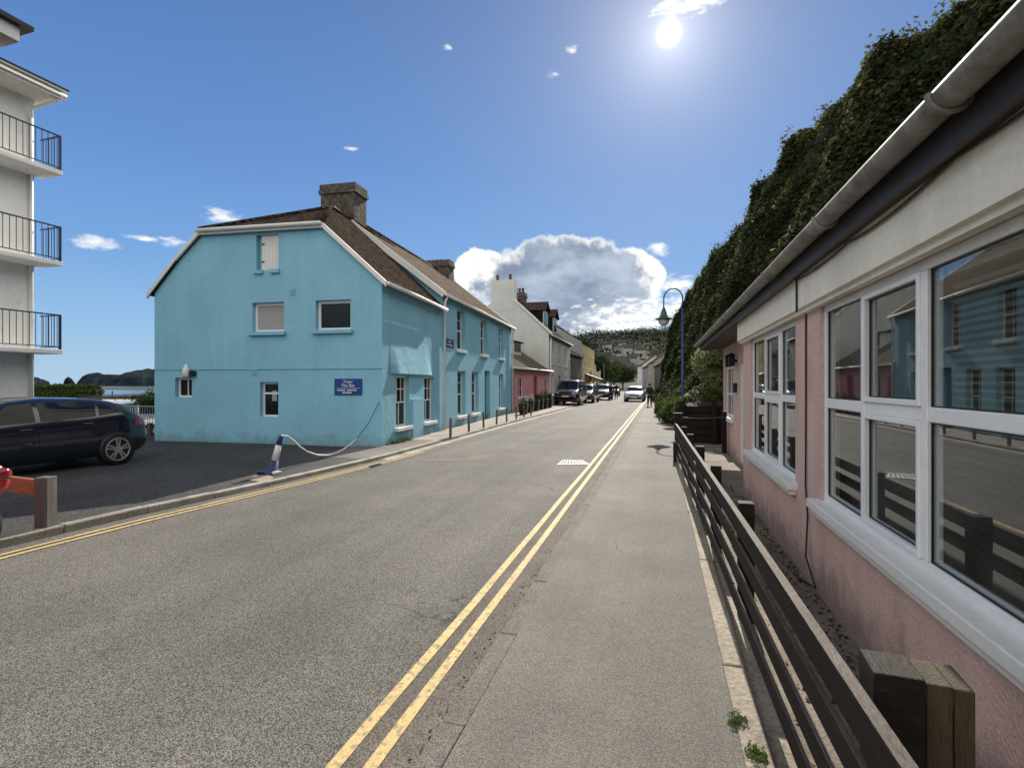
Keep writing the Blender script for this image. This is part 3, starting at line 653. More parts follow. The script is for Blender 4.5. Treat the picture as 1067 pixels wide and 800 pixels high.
# left forecourt, pavement and kerb
PZ = .03
def hl(y): return interp([(-40, -16), (11.4, -16), (11.41, -6.6), (16.3, -7.0), (25.5, -7.1), (140, -7.6)], y)+bx(y)
mb = MB(); ysl = [y for y in YS if y <= 10]+[11.4]
for a, b in zip(ysl, ysl[1:]): mb.quad((-20, a, PZ-.004), (kl(a)-.12, a, PZ-.004), (kl(b)-.12, b, PZ-.004), (-20, b, PZ-.004))
mb.quad((-20, 11.4, PZ-.004), (-13.0, 11.4, PZ-.004), (-13.0, 12.5, PZ-.004), (-20, 12.5, PZ-.004))
struct('forecourt', mb, 'fore')
ysp = [11.4, 12.2]
struct('pavement_apron', strip(MB(), lambda y: kl(y)-1.6 if y > 11 else -7.2, lambda y: kl(y)-.12, PZ, [9.6, 11.4, 13.4]), 'foot')
mb = strip(MB(), lambda y: -8.3+bx(y), lambda y: kl(y)-.12, PZ, [13.4, 16, 19, 24, 30, 36, 42, 48]+list(range(52, 141, 4))); struct('pavement', mb, 'pave')
mb = MB(); kbs = list(np.arange(-6, 60, .92))
for a, b in zip(kbs, kbs[1:]):
    up = interp([(-10, .03), (4.5, .02), (6.5, .0), (9.5, 0), (13, .0), (60, .0)], a)
    p0, p1 = kl(a+.006), kl(b-.006); z1 = PZ+.012+up
    mb.hexa([(p0-.13, a+.006, -.12), (p0, a+.006, -.12), (p1, b-.006, -.12), (p1-.13, b-.006, -.12), (p0-.13, a+.006, z1), (p0, a+.006, z1), (p1, b-.006, z1), (p1-.13, b-.006, z1)])
o = struct('kerb', mb, 'kerb'); b_ = o.modifiers.new('bevel', 'BEVEL'); b_.width = .015; b_.segments = 2

# hill at the end of the street
nx, ny = 70, 50; hx = np.linspace(-260, 330, nx); hy = np.linspace(118, 620, ny)
XX, YY = np.meshgrid(hx, hy)
def hill_h(X, Y):
    t = np.clip((Y-118)/300, 0, 1); s = t*t*(3-2*t)
    e = np.clip((X+170)/130, 0, 1); e = e*e*(3-2*e)
    return -.2+s*e*(38+4*fbm(X, Y, 3, 3, .02))+s*1.5*fbm(X, Y, 5, 3, .1)
ZZ = hill_h(XX, YY); mb = MB()
mb.add(list(zip(XX.ravel(), YY.ravel(), ZZ.ravel())), [[j*nx+i, j*nx+i+1, (j+1)*nx+i+1, (j+1)*nx+i] for j in range(ny-1) for i in range(nx-1)])
struct('hill', mb, 'hill')
n = 80000; px_ = RNG.uniform(-160, 120, n); py_ = RNG.uniform(200, 470, n); pz_ = hill_h(px_, py_)
cl = fbm(px_, py_, 11, 4, .09); keep = cl > -.25 - (py_ > 300)*.6
clump = np.abs(fbm(px_, py_, 17, 3, .35))
P = np.stack([px_, py_, pz_+RNG.uniform(0, 1, n)*(3+4.5*clump+1.5*np.clip(cl, 0, 2))], 1)[keep]
o = leaf_obj('hillside_wood', P, np.tile([0, -.5, 1.0], (len(P), 1)), 1.0, 'hilltree', None, 1.0); o['kind'] = 'stuff'

# ================================================================== BLUE HOUSE
A = gp(398, 465, PZ); B = gp(461, 448, PZ); C = gp(533, 430, PZ); Gc = gp(161, 460, 0)
FG = Frame(Gc, A); FE = Frame(A, B); FM = Frame(B, C)
LG, LE, LM = FG.L, FE.L, FM.L
bh = thing('blue_house', 'turquoise rendered two storey house with half hipped gable end and stone chimneys', 'house', (A.x, A.y, 0))
zA = 4.28; zG = FG.px(161, 302)[1]
sP2, zP2 = FG.px(210, 241); sP3, zP3 = FG.px(338, 233)
wl = MB()
def fh(F, x0, x1, y0, y1, n=0):   # pixel rect -> hole on a frame
    xm, ym = (x0+x1)/2, (y0+y1)/2
    return (F.px(x0, ym, n)[0], F.px(x1, ym, n)[0], F.px(xm, y1, n)[1], F.px(xm, y0, n)[1])
hL = fh(FG, 267, 290, 244.5, 281.5); h2 = fh(FG, 263, 296, 315, 346); h3 = fh(FG, 329, 365.5, 312.5, 344); h4 = fh(FG, 182.5, 200, 393.5, 414); h5 = fh(FG, 271, 290, 398, 434.5)
sm = FG.px(186, 270)
rake = [(0, zG-.08), (FG.px(186, 270)[0], FG.px(186, 268)[1]-.06), (sP2, zP2-.08), (sP3, zP3-.08), (LG, zA)]
wall_open(wl, FG, 0, LG, -.1, rake, [hL, h2, h3, h4, h5], .2)
wl.build('gable_wall', 'blue', bh)
wl = MB()
# extension front with flared hood over its windows
e1 = (FE.px(412.5, 420)[0], FE.px(430.5, 420)[0], FE.px(413, 446)[1], FE.px(413, 391)[1])
e2 = (FE.px(442, 420)[0], FE.px(455.5, 420)[0], FE.px(443, 441)[1], FE.px(443, 391.5)[1])
e1 = (e1[0], e1[0]+.92, e1[2], e1[3]); e2 = (e2[0], e2[0]+.92, e1[2], e1[3])
wall_open(wl, FE, 0, LE, -.1, zA+.02, [e1, e2], .22)
zh = e1[3]+.05; hs0, hs1 = .45, e2[1]-.25
ng, mg = 26, 14; hv = []
sg_, zg_ = np.meshgrid(np.linspace(0, 1, ng), np.linspace(0, 1, mg))
ht_ = 1.0+.16*fbm(sg_*3, sg_*0, 5, 4, 2.0); lump = fbm(sg_*2.6, zg_*1.4, 9, 4, 3.2)
for r_ in range(mg):
    for q_ in range(ng):
        f_ = zg_[r_, q_]; s_ = hs0+(hs1-.32*f_-hs0)*sg_[r_, q_]
        edge = min(1, 6*min(sg_[r_, q_], 1-sg_[r_, q_])+.15)
        hv.append(FE.p(s_, (.10*(1-f_)**1.3+.012*lump[r_, q_]*(1-f_))*edge+.001*(1-f_)-.004*(f_ > .98), zh+ht_[r_, q_]*.95*f_))
wl.add(hv, [[r_*ng+q_, r_*ng+q_+1, (r_+1)*ng+q_+1, (r_+1)*ng+q_] for r_ in range(mg-1) for q_ in range(ng-1)])
wl.add([hv[0], hv[ng-1], FE.p(hs1, -.0, zh-.01), FE.p(hs0, -.0, zh-.01)]+[hv[k] for k in range(1, ng-1)], [[3, 2, 1]+[4+k for k in range(ng-3, -1, -1)]+[0]])
wl.fbox(FE, e1[1]+.15, e2[0]-.25, -.01, .07, -.1, e1[2]+.75)     # low pier between the windows
# main front
def fmh(xa, xb, y0, y1, w=None):
    s0 = FM.px(xa, 380)[0]; s1 = FM.px(xb, 380)[0]; 
    return (s0, s0+(w or s1-s0), FM.px(xa, y1)[1], FM.px(xa, y0)[1])
sv = [FM.px(x, 380)[0] for x in (476, 501, 519.8)]
su = [FM.px(x, 380)[0] for x in (476.5, 491.5, 519.8)]
ZU0, ZU1 = FM.px(476, 364)[1], FM.px(476, 320)[1]
ZL0, ZL1 = FM.px(476.5, 434)[1], FM.px(476.5, 386)[1]
wm = 1.0
up = [(s, s+wm, ZU0, ZU1) for s in sv]; lo = [(s, s+wm, ZL0, ZL1) for s in su]
sd = FM.px(505, 410)[0]; dr = (sd, sd+.95, PZ, FM.px(505, 386)[1])
ZM = 4.7
wall_open(wl, FM, 0, LM, -.1, ZM, up+lo+[dr], .26)
# remaining shell
DM = 8.0; ZR = 7.78
wl.add([FM.p(LM, 0, -.1), FM.p(LM, -DM, -.1), FM.p(LM, -DM, ZM), FM.p(LM, -DM/2, ZR-.05), FM.p(LM, 0, ZM)], [[0, 1, 2, 3, 4]])
wl.add([FM.p(0, 0, zA-.3), FM.p(0, -DM, zA-.3), FM.p(0, -DM, ZM), FM.p(0, -DM/2, ZR-.05), FM.p(0, 0, ZM)], [[0, 1, 2, 3, 4]])
wl.quad(FM.p(LM, -DM, -.1), FM.p(0, -DM, -.1), FM.p(0, -DM, ZM), FM.p(LM, -DM, ZM))
wl.build('front_wall', 'bluefront', bh); wl = MB()
wl.quad(FG.p(0, 0, -.1), FG.p(0, -5.2, -.1), FG.p(0, -5.2, zG), FG.p(0, 0, zG-.08))
wl.build('wall', 'blue', bh)
mb = MB(); mb.fbox(FG, .02, LG+.0, .0, .022, FG.px(280, 384)[1]-.02, FG.px(280, 384)[1]+.02); mb.build('string_course', 'bluetrim', bh)
# dark rooms behind the glass (walls of the rooms)
mb = MB()
for F, hs in ((FG, (h2, h3, h4, h5)), (FE, (e1, e2)), (FM, up+lo)):
    for h in hs: mb.quad(F.p(h[0]-.02, -.5, h[2]-.02), F.p(h[1]+.02, -.5, h[2]-.02), F.p(h[1]+.02, -.5, h[3]+.02), F.p(h[0]-.02, -.5, h[3]+.02))
# gable windows
blue_sill = (.09, .09, 'bluetrim')
w = window(FG, h2, bh, -.15, fw=.07, sill=(.1, .09, 'bluetrim'))
q = MB(); q.fbox(FG, h2[0]+.08, h2[1]-.08, -.147, -.135, h2[2]+.08, h2[3]-.08); q.build('blind', 'blind', w)
window(FG, h3, bh, -.15, fw=.07, sill=(.1, .09, 'bluetrim'))
window(FG, h4, bh, -.15, cols=(.55,), fw=.05)
w = window(FG, h5, bh, -.15, rows=((.68, .05),), fw=.05)
q = MB(); q.fbox(FG, h5[0]+.26, h5[0]+.40, -.143, -.138, h5[2]+.42, h5[2]+.7); q.build('notice', 'blind', w)
ld = MB(); ld.fbox(FG, hL[0]+.12, hL[1], -.13, -.07, hL[2], hL[3])
for i in range(5):
    s = hL[0]+.12+(hL[1]-hL[0]-.12)*(i+.5)/5; ld.fbox(FG, s-.045, s+.045, -.07, -.06, hL[2]+.05, hL[3]-.05)
ldo = ld.build('loft_door', 'white', bh)
for z in (.25, .75): q = MB(); q.fbox(FG, hL[0]+.12, hL[0]+.2, -.062, -.05, hL[2]+(hL[3]-hL[2])*z-.02, hL[2]+(hL[3]-hL[2])*z+.02); q.build('hinge', 'black', ldo)
for x0, x1 in ((hL[0]-.05, hL[0]+.22), (hL[1]-.22, hL[1]+.05)): q = MB(); q.fbox(FG, x0, x1, 0, .07, hL[2]-.09, hL[2]-.002); q.build('sill', 'bluetrim', bh)
q = MB(); q.fbox(FG, hL[0]+.02, hL[0]+.12, -.2, -.12, hL[2], hL[3]); q.build('door_frame', 'bluetrim', bh)
for (x, y) in ((305, 304), (265, 387)):
    s, z = FG.px(x, y); q = MB(); q.fbox(FG, s-.08, s+.08, -.01, .02, z-.09, z+.09)
    for k in range(4): q.fbox(FG, s-.06, s+.06, .02, .03, z-.06+k*.035, z-.045+k*.035)
    q.build('vent', 'bluetrim', bh)
# wall lantern by the small window
s, z = FG.px(197.5, 388); wlamp = MB(); wlamp.lathe([(.05, -.14), (.09, -.1), (.09, .1), (.05, .14), (.02, .22)], FG.p(s, .12, z), 10); wo = wlamp.build('wall_lamp', 'white', bh, True)
q = MB(); q.box(FG.p(s+.16, .07, z-.03), (.14, .1, .14)); q.build('camera', 'black', wo)
# position of light patches reflected onto the gable; nothing is built
q = MB()
s0, z0 = FG.px(187, 358); s1, z1 = FG.px(212, 290)
# sash windows on the street fronts
for h in (e1, e2): window(FE, h, bh, -.14, cols=((.35, .022, .48, 1), (.67, .022, .48, 1), (.5, .022, 0, .48)), rows=((.48, .045), .74), fw=.06, sill=(.1, .09, 'white'))
for h in up+lo: window(FM, h, bh, -.18, cols=((.5, .022, 0, 1),), rows=((.48, .05), (.74, .02)), fw=.065, sill=(.1, .1, 'white'))
d_ = MB(); d_.fbox(FM, dr[0]+.003, dr[1]-.003, -.25, -.2, dr[2]+.003, dr[3]-.003)
for (a0, a1, c0, c1) in ((.12, .42, .1, .9), (.53, .83, .1, .9), (.12, .42, 1.05, 1.75), (.53, .83, 1.05, 1.75)): d_.fbox(FM, dr[0]+a0, dr[0]+a1, -.2, -.185, dr[2]+c0, dr[2]+c1)
do = d_.build('door', 'bluedoor', bh); q = MB(); q.lathe([(.03, 0), (.035, .03), (.02, .05)], FM.p(dr[0]+.1, -.17, 1.05), 10, 'X'); q.build('handle', 'chrome', do)
# roofs
kE = 3.2
sR = LG/2+.02; nR = -3.3; zRe = zA+(zP3-zA)/(LG-sP3)*(LG-sR)
R1 = FG.p(sR, nR, zRe)
qd = FE.d
Rr = R1+qd*(LE+.3); Rr.z = R1.z
oh = .10
P1 = FG.p(-.14, oh, zG-.12); Pm = FG.p(FG.px(186, 270)[0], oh, FG.px(186, 268)[1]); P2 = FG.p(sP2, oh, zP2); P3 = FG.p(sP3, oh, zP3)
sl = (zP3-zA)/(LG-sP3)
P4 = FG.p(LG+.16, oh, zA-.16*sl+.02); P4b = P4+qd*(LE-.02)
rf_ = MB()
rf_.slab([P4, P4b, Rr, R1, P3], .09, qd)
rf_.slab([P3, R1, P2], .09, FG.d)
P1b = P1+qd*(LE+.3); Pmb = Pm+qd*(LE+.3)
rf_.slab([P2, R1, Rr, Pmb, Pm], .09, qd); rf_.slab([Pm, Pmb, P1b, P1], .09, qd)
er = rf_.build('roof', 'tile1', bh)
q = MB()
for a, b in ((P3, R1), (P2, R1), (R1, Rr)): q.tube([a+Vector((0, 0, .02)), b+Vector((0, 0, .02))], .07, 7)
q.build('ridge_tile', 'tile1', er, True)
q = MB()
for a, b in ((P1, Pm), (Pm, P2), (P2, P3), (P3, P4)):
    dn = Vector((0, 0, -.13)); w_ = FG.n*.03
    q.hexa([a+dn-w_, a+dn+w_, b+dn+w_, b+dn-w_, a-w_+Vector((0, 0, .01)), a+w_+Vector((0, 0, .01)), b+w_+Vector((0, 0, .01)), b-w_+Vector((0, 0, .01))])
q.build('bargeboard', 'white', bh)
q = MB(); q.tube([P2+FG.n*.09+Vector((0, 0, -.03)), P3+FG.n*.09+Vector((0, 0, -.03))], .05, 8); q.tube([P4+FE.n*.05+Vector((0, 0, -.05)), P4b+FE.n*.05+Vector((0, 0, -.05))], .055, 8); q.build('gutter', 'white', bh, True)
kM = (ZR-ZM)/(DM/2)
mr_ = MB(); em = .14
mr_.slab([FM.p(-.18, em, ZM-em*kM+.06), FM.p(LM+.1, em, ZM-em*kM+.06), FM.p(LM+.1, -DM/2, ZR+.06), FM.p(-.18, -DM/2, ZR+.06)], .1, FM.d)
mr_.slab([FM.p(-.18, -DM/2, ZR+.061), FM.p(LM+.1, -DM/2, ZR+.061), FM.p(LM+.1, -DM-em, ZM-em*kM+.06), FM.p(-.18, -DM-em, ZM-em*kM+.06)], .1, FM.d)
mro = mr_.build('roof', 'tile2', bh)
q = MB(); q.tube([FM.p(-.18, -DM/2, ZR+.07), FM.p(LM+.1, -DM/2, ZR+.07)], .09, 8); q.build('ridge_tile', 'tile2', mro, True)
for s in (-.2, LM+.12):
    q = MB()
    for a, b in ((FM.p(s, em, ZM-em*kM), FM.p(s, -DM/2, ZR)), (FM.p(s, -DM-em, ZM-em*kM), FM.p(s, -DM/2, ZR))): q.beam(a+Vector((0, 0, .01)), b+Vector((0, 0, .01)), .04, .2)
    q.build('bargeboard', 'white', bh)
q = MB(); q.tube([FM.p(-.15, em+.05, ZM-em*kM+.02), FM.p(LM+.1, em+.05, ZM-em*kM+.02)], .055, 8)
q.tube([FM.p(.0, em+.05, ZM-.1), FM.p(.02, .08, ZM-.35), FM.p(.02, .08, .06)], .045, 8); q.tube([FM.p(LM-.05, em+.05, ZM-.1), FM.p(LM-.05, .08, ZM-.35), FM.p(LM-.05, .08, .06)], .04, 8)
q.build('drainpipe', 'white', bh, True)
chimney(FM, .50, -DM/2+.0, 6.6, 8.72, .85, 1.35, 'stone', bh)
chimney(FM, LM-.55, -DM/2+.1, 6.6, 8.28, .8, 1.3, 'stone', bh)
q = MB(); q.tube([FM.p(LM-2.0, -3, 6.9), FM.p(LM-2.0, -3, 7.75)], .02, 6); q.build('aerial', 'black', bh)
# signs
s0, z1 = FG.px(349, 394.5); s1, z0 = FG.px(377.5, 411.5)
sg = thing('house_sign', 'blue rectangular board with white lettering on the turquoise gable end', 'sign', FG.p((s0+s1)/2, 0, z0))
q = MB(); q.fbox(FG, s0, s1, .004, .03, z0, z1); q.build('board', 'signblue', sg, bevel=.004)
cs = (s0+s1)/2; hh = z1-z0
lettering('Theatr', FG, cs, .033, z0+hh*.74, .10, 'signtext', sg); lettering('The Bay', FG, cs, .033, z0+hh*.50, .115, 'signtext', sg)
q = MB(); q.fbox(FG, s0+.06, s1-.06, .031, .033, z0+hh*.40, z0+hh*.42); q.build('rule_line', 'signtext', sg)
for (zz, x0, x1) in ((.25, .08, (s1-s0)*.42), (.25, (s1-s0)*.47, s1-s0-.12), (.10, (s1-s0)*.3, (s1-s0)*.66)):
    x = x0; q = MB()
    while x < x1-.03: wd = random.uniform(.018, .034); q.fbox(FG, s0+x, s0+x+wd, .031, .033, z0+hh*zz, z0+hh*zz+.035); x += wd+.014
    q.build('small_print', 'signtext', sg)

s0, z1 = FM.px(463.5, 352.5); s1, z0 = FM.px(472, 362.5)
sg = thing('street_sign', 'small navy street name plate high on the turquoise front beside the drainpipe', 'sign', FM.p((s0+s1)/2, 0, z0))
q = MB(); q.fbox(FM, s0, s1, .004, .025, z0, z1); q.build('plate', 'signnavy', sg)
lettering('Y STRAND', FM, (s0+s1)/2, .028, z0+(z1-z0)*.58, (z1-z0)*.34, 'signtext', sg); lettering('THE STRAND', FM, (s0+s1)/2, .028, z0+(z1-z0)*.14, (z1-z0)*.34, 'signtext', sg)

# ================================================================== PINK LOW HOUSE
FP = Frame(FM.p(LM+.12, -.15, 0), gp(572.5, 423.2, PZ)); LP = FP.L; zp = 2.55
ph = thing('pink_house', 'low deep pink cottage with pale tiled roof beyond the turquoise house', 'house', FP.p(LP/2, 0, 0))
wl = MB()
ph_h = [(1.6, 2.5, .8, 2.0), (7.2, 8.1, .8, 2.0)]; pd = [(4.7, 5.6, PZ, 2.1), (.25, .95, PZ, 2.0)]
wall_open(wl, FP, 0, LP, -.1, zp, ph_h+pd, .15)
gable_side(wl, FP, 0, 6.5, -.1, zp, 4.7); gable_side(wl, FP, LP-.02, 6.5, -.1, zp, 4.7); body_rest(wl, FP, LP, 6.5, -.1, zp)
wl.build('wall', 'pinkhouse', ph)
for h in ph_h: window(FP, h, ph, -.1, cols=(.5,), rows=(.5,), fw=.07, sill=(.07, .08, 'upvc'))
for h in pd: q = MB(); q.fbox(FP, h[0]+.003, h[1]-.003, -.14, -.09, h[2], h[3]); q.build('door', 'pinkdoor', ph)
rf2 = gable_roof(FP, -.08, LP-.05, 6.5, zp, 4.7, 'tile2', ph, .2)
sD, zD1 = FP.px(535.5, 355, -1.45); sD2, zD0 = FP.px(543, 368.5, -1.45)
q = MB(); q.fbox(FP, sD, sD2, -3.0, -1.45, zD0-.35, zD1); dm = q.build('dormer', 'greywhite', ph)
q = MB(); q.slab([FP.p(sD-.12, -1.3, zD1), FP.p(sD2+.12, -1.3, zD1), FP.p(sD2+.12, -3.2, zD1+.25), FP.p(sD-.12, -3.2, zD1+.25)], .08, FP.d); q.build('dormer_roof', 'slate', dm)
q = MB(); q.fbox(FP, sD+.12, sD2-.12, -1.45, -1.43, zD0+.08, zD1-.1); q.build('dormer_pane', 'glassd', dm)
q = MB(); q.tube([FP.p(0, .28, zp-.06), FP.p(LP, .28, zp-.06)], .05, 8); q.build('gutter', 'white', ph, True)
q = MB(); q.beam(FP.p(-.1, .22, zp-.05), FP.p(-.1, -3.25, 4.7), .04, .18); q.build('bargeboard', 'white', ph)

# ================================================================== WHITE TALL HOUSE
FW = Frame(FP.p(LP, -.05, 0), Vector((-7.65, 46.2, 0))); LW = FW.L; zw = 5.15; zwr = 8.3; DWH = 6.8
wh = thing('white_house', 'tall off white house with wide gable chimney and two dark dormers', 'house', FW.p(LW/2, 0, 0))
wl = MB(); hsW = []
for i in range(3):
    s = 1.0+i*3.1; hsW += [(s, s+1.0, 3.1, 4.6), (s, s+1.0, .8, 2.3)]
hsW[3] = (4.1, 5.1, PZ, 2.25)
wall_open(wl, FW, 0, LW, -.1, zw, hsW, .15)
gable_side(wl, FW, 0, DWH, -.1, zw, zwr); gable_side(wl, FW, LW, DWH, -.1, zw, zwr); body_rest(wl, FW, LW, DWH, -.1, zw)
wl.build('wall', 'greywhite', wh)
for i, h in enumerate(hsW):
    if i == 3: q = MB(); q.fbox(FW, h[0]+.003, h[1]-.003, -.14, -.09, h[2], h[3]); q.build('door', 'blackcar', wh)
    else: window(FW, h, wh, -.1, cols=(.5,), rows=((.5, .05),), fw=.07, sill=(.08, .09, 'upvc'))
gable_roof(FW, .02, LW+.05, DWH, zw, zwr, 'slate', wh, .18)
q = MB(); q.beam(FW.p(.13, .2, zw-.02), FW.p(.13, -DWH/2, zwr+.12), .28, .16); q.build('verge_coping', 'greywhite', wh)
chimney(FW, .43, -DWH/2, 6.9, 9.1, .9, 1.75, 'greywhite', wh, 2, cap=False)
chimney(FW, 5.2, -DWH/2, 7.6, 8.95, .9, 1.0, 'stone', wh, 3)
for s in (1.9, 6.0):
    q = MB(); kk = (zwr-zw)/(DWH/2)
    q.fbox(FW, s, s+1.7, -2.9, -.75, zw+.75*kk-.15, zw+1.95); d0 = q.build('dormer', 'greywhite', wh)
    q = MB(); z0 = zw+1.95
    q.slab([FW.p(s-.12, -.55, z0), FW.p(s+.85, -.55, z0+.75), FW.p(s+.85, -3.4, z0+.75), FW.p(s-.12, -3.4, z0)], .08, FW.n)
    q.slab([FW.p(s+.85, -.55, z0+.751), FW.p(s+1.82, -.55, z0), FW.p(s+1.82, -3.4, z0), FW.p(s+.85, -3.4, z0+.751)], .08, FW.n)
    q.add([FW.p(s, -.75, z0), FW.p(s+1.7, -.75, z0), FW.p(s+.85, -.75, z0+.7)], [[0, 1, 2]]); q.build('dormer_roof', 'redslate', d0)
    q = MB(); q.fbox(FW, s+.25, s+1.45, -.75, -.73, zw+.75*kk+.1, z0-.12); q.build('dormer_pane', 'glassd', d0)
    q = MB(); q.fbox(FW, s-.012, s, -2.7, -.8, zw+.6*kk+.2, z0-.02); q.build('cheek', 'redslate', d0)
q = MB(); q.tube([FW.p(0, .24, zw-.1), FW.p(LW, .24, zw-.1)], .055, 8); q.tube([FW.p(.25, .1, zw-.1), FW.p(.25, .1, .05)], .045, 8); q.build('drainpipe', 'white', wh, True)

# ================================================================== HOUSES FURTHER DOWN THE LEFT SIDE
def row_house(name, label, F, L, depth, ze, zr, wm, rm, wins, parent_group=None, chim=1, cat='house', quoins=None, shop=None, door=True):
    t = thing(name, label, cat, F.p(L/2, 0, 0)); wl = MB()
    hs = []
    nW = max(2, int(L/2.6)); fl = int(ze//2.5)
    for i in range(nW):
        s = (i+.5)*L/nW-.5
        for k in range(fl):
            z0 = .85+k*2.55
            if k == 0 and door and i == nW//2: hs.append((s, s+.95, PZ, 2.15))
            elif z0+1.35 < ze-.15: hs.append((s, s+.95, z0, z0+1.35))
    wall_open(wl, F, 0, L, -.1, ze, hs, .15); gable_side(wl, F, 0, depth, -.1, ze, zr); gable_side(wl, F, L, depth, -.1, ze, zr); body_rest(wl, F, L, depth, -.1, ze)
    wl.build('wall', wm, t)
    for h in hs:
        if h[2] < .2: q = MB(); q.fbox(F, h[0]+.003, h[1]-.003, -.14, -.09, h[2], h[3]); q.build('door', 'blackcar', t)
        else: window(F, h, t, -.1, cols=(.5,), rows=((.5, .05),), fw=.07, sill=(.07, .08, 'upvc'))
    gable_roof(F, -.05, L+.05, depth, ze, zr, rm, t, .2)
    for i in range(chim): chimney(F, .5 if i == 0 else L-.5, -depth/2, zr-.6, zr+1.0, .8, 1.0, 'stone', t, 2)
    if quoins:
        q = MB(); z = 0; i = 0
        while z < ze-.35:
            w = .5 if i % 2 else .3
            q.fbox(F, -.004, w, .0, .03, z, z+.3); q.fbox(F, -.03, -.001, -w, .03, z, z+.3); z += .34; i += 1
        q.build('quoin', quoins, t)
    return t
FS = Frame(FW.p(LW+.1, -.1, 0), Vector((-7.65, 53.6, 0)))
row_house('stone_house', 'dark rubble stone house with pale corner stones between white and yellow houses', FS, FS.L, 7, 4.4, 6.6, 'stonewall', 'slate', 0, quoins='white')
FY = Frame((-7.7, 53.8), (-7.9, 66.5))
row_house('yellow_house', 'tall yellow fronted house with grey gable and slate roof', FY, FY.L, 8, 6.1, 8.6, 'yellowhouse', 'slate', 0)
q = MB(); q.add([FY.p(-.012, .0, -.1), FY.p(-.012, -8, -.1), FY.p(-.012, -8, 6.1), FY.p(-.012, -4, 8.55), FY.p(-.012, 0, 6.1)], [[0, 1, 2, 3, 4]])
gw = q.build('gable_wall', 'greyrender', bpy.data.objects['yellow_house'])
prev = Vector((-7.9, 66.8, 0))
for (nm, lb, L, dp, ze, zr, wm) in (('shop_house', 'dark stone shop house past the yellow house on the left', 9, 8, 4.6, 6.9, 'stonewall'), ('terraced_house', 'pale rendered terraced house at the bend on the left side', 9, 7, 4.8, 6.8, 'greywhite'),
                                ('cottage', 'furthest low cream cottage on the left of the street', 9, 7, 3.0, 5.2, 'cream')):
    y1 = prev.y+L; nx_ = Vector((-7.9+bx(y1), y1, 0)); F = Frame(prev, nx_); row_house(nm, lb, F, F.L, dp, ze, zr, wm, 'slate', 0); prev = F.p(F.L+.15, 0, 0)
# right side, past the ivy cliff
prev = Vector((.75+bx(108), 108, 0))
labs = [('corner_shop', 'far end shop house on the right with pale cream front', 'cream', 5.2, 7.4), ('terraced_house', 'grey rendered terraced house among the far right row', 'greyrender', 4.6, 6.6),
        ('terraced_house', 'dark cream terraced house nearest the ivy in the far right row', 'hillcream', 5.0, 7.2), ('stone_cottage', 'stone cottage tucked against the end of the ivy cliff', 'stonewall', 4.2, 6.2)]
for nm, lb, wm, ze, zr in labs:
    y1 = prev.y-9.5; nx_ = Vector((.75+bx(y1), y1, 0)); F = Frame(prev, nx_); row_house(nm, lb, F, F.L, 6, ze, zr, wm, 'slate', 0); prev = F.p(F.L+.1, 0, 0)
# terrace row and houses on the hillside
def small_house(F, L, depth, h, hr, wm, label, group):
    z0 = float(hill_h(np.array([F.p(L/2, -depth/2, 0).x]), np.array([F.p(L/2, -depth/2, 0).y]))[0])-.3
    t = thing('hillside_house', label, 'house', F.p(L/2, 0, z0), group); wl = MB()
    k = max(1, int(L/3.2)); hs = []
    for i in range(k):
        s = (i+.5)*L/k-.55
        for zz in (.9, 3.5): 
            if zz+1.3 < h: hs.append((s, s+1.1, z0+zz, z0+zz+1.3))
    wall_open(wl, F, 0, L, z0-2, z0+h, hs, .12)
    for s in (0, L): wl.add([F.p(s, 0, z0-2), F.p(s, -depth, z0-2), F.p(s, -depth, z0+h), F.p(s, -depth/2, z0+hr), F.p(s, 0, z0+h)], [[0, 1, 2, 3, 4]])
    wl.build('wall', wm, t)
    q = MB()
    for a in hs: q.quad(F.p(a[0], -.1, a[2]), F.p(a[1], -.1, a[2]), F.p(a[1], -.1, a[3]), F.p(a[0], -.1, a[3]))
    q.build('window_glass', 'glassd', t)
    q = MB(); kk = (hr-h)/(depth/2)
    q.slab([F.p(-.2, .3, z0+h-.3*kk), F.p(L+.2, .3, z0+h-.3*kk), F.p(L+.2, -depth/2, z0+hr), F.p(-.2, -depth/2, z0+hr)], .12, F.d)
    q.slab([F.p(-.2, -depth/2, z0+hr+.001), F.p(L+.2, -depth/2, z0+hr+.001), F.p(L+.2, -depth-.3, z0+h-.3*kk), F.p(-.2, -depth-.3, z0+h-.3*kk)], .12, F.d)
    q.build('roof', 'slate', t)
    return t
def hill_at(px, dist):
    r = ray(px, HOR); r = Vector((r.x, r.y, 0)).normalized(); return r*dist
GH = 'houses on the wooded hillside'
LH = 'small pale house among trees on the hillside beyond the street'
for (px, d, L, wm) in ((633, 262, 8, 'greywhite'), (638, 266, 8, 'greywhite'), (643, 270, 8, 'greywhite'), (648, 268, 8, 'cream'), (654, 250, 7, 'greywhite'), (662, 262, 7, 'greyrender'), (668, 240, 8, 'cream'),
                       (628, 215, 8, 'greyrender'), (637, 205, 7, 'greywhite'), (645, 198, 8, 'cream'), (651, 190, 7, 'greywhite'), (658, 205, 7, 'greyrender'), (641, 172, 8, 'greywhite'), (649, 165, 8, 'greyrender'), (656, 170, 7, 'cream'), (634, 176, 7, 'greywhite'), (663, 180, 8, 'greywhite'), (623, 232, 8, 'cream')):
    c = hill_at(px, d); view = c.normalized(); rt = Vector((view.y, -view.x, 0)); rt = (rt+view*random.uniform(-.35, .35)).normalized()
    L *= .58; wm = {'cream': 'hillcream', 'greywhite': 'hillgrey', 'greyrender': 'greyrender'}[wm]; F = Frame(c-rt*L/2, c+rt*L/2); hh_ = random.choice((2.6, 4.2, 4.2)); small_house(F, L, 5, hh_, hh_+1.6, wm, LH, GH)

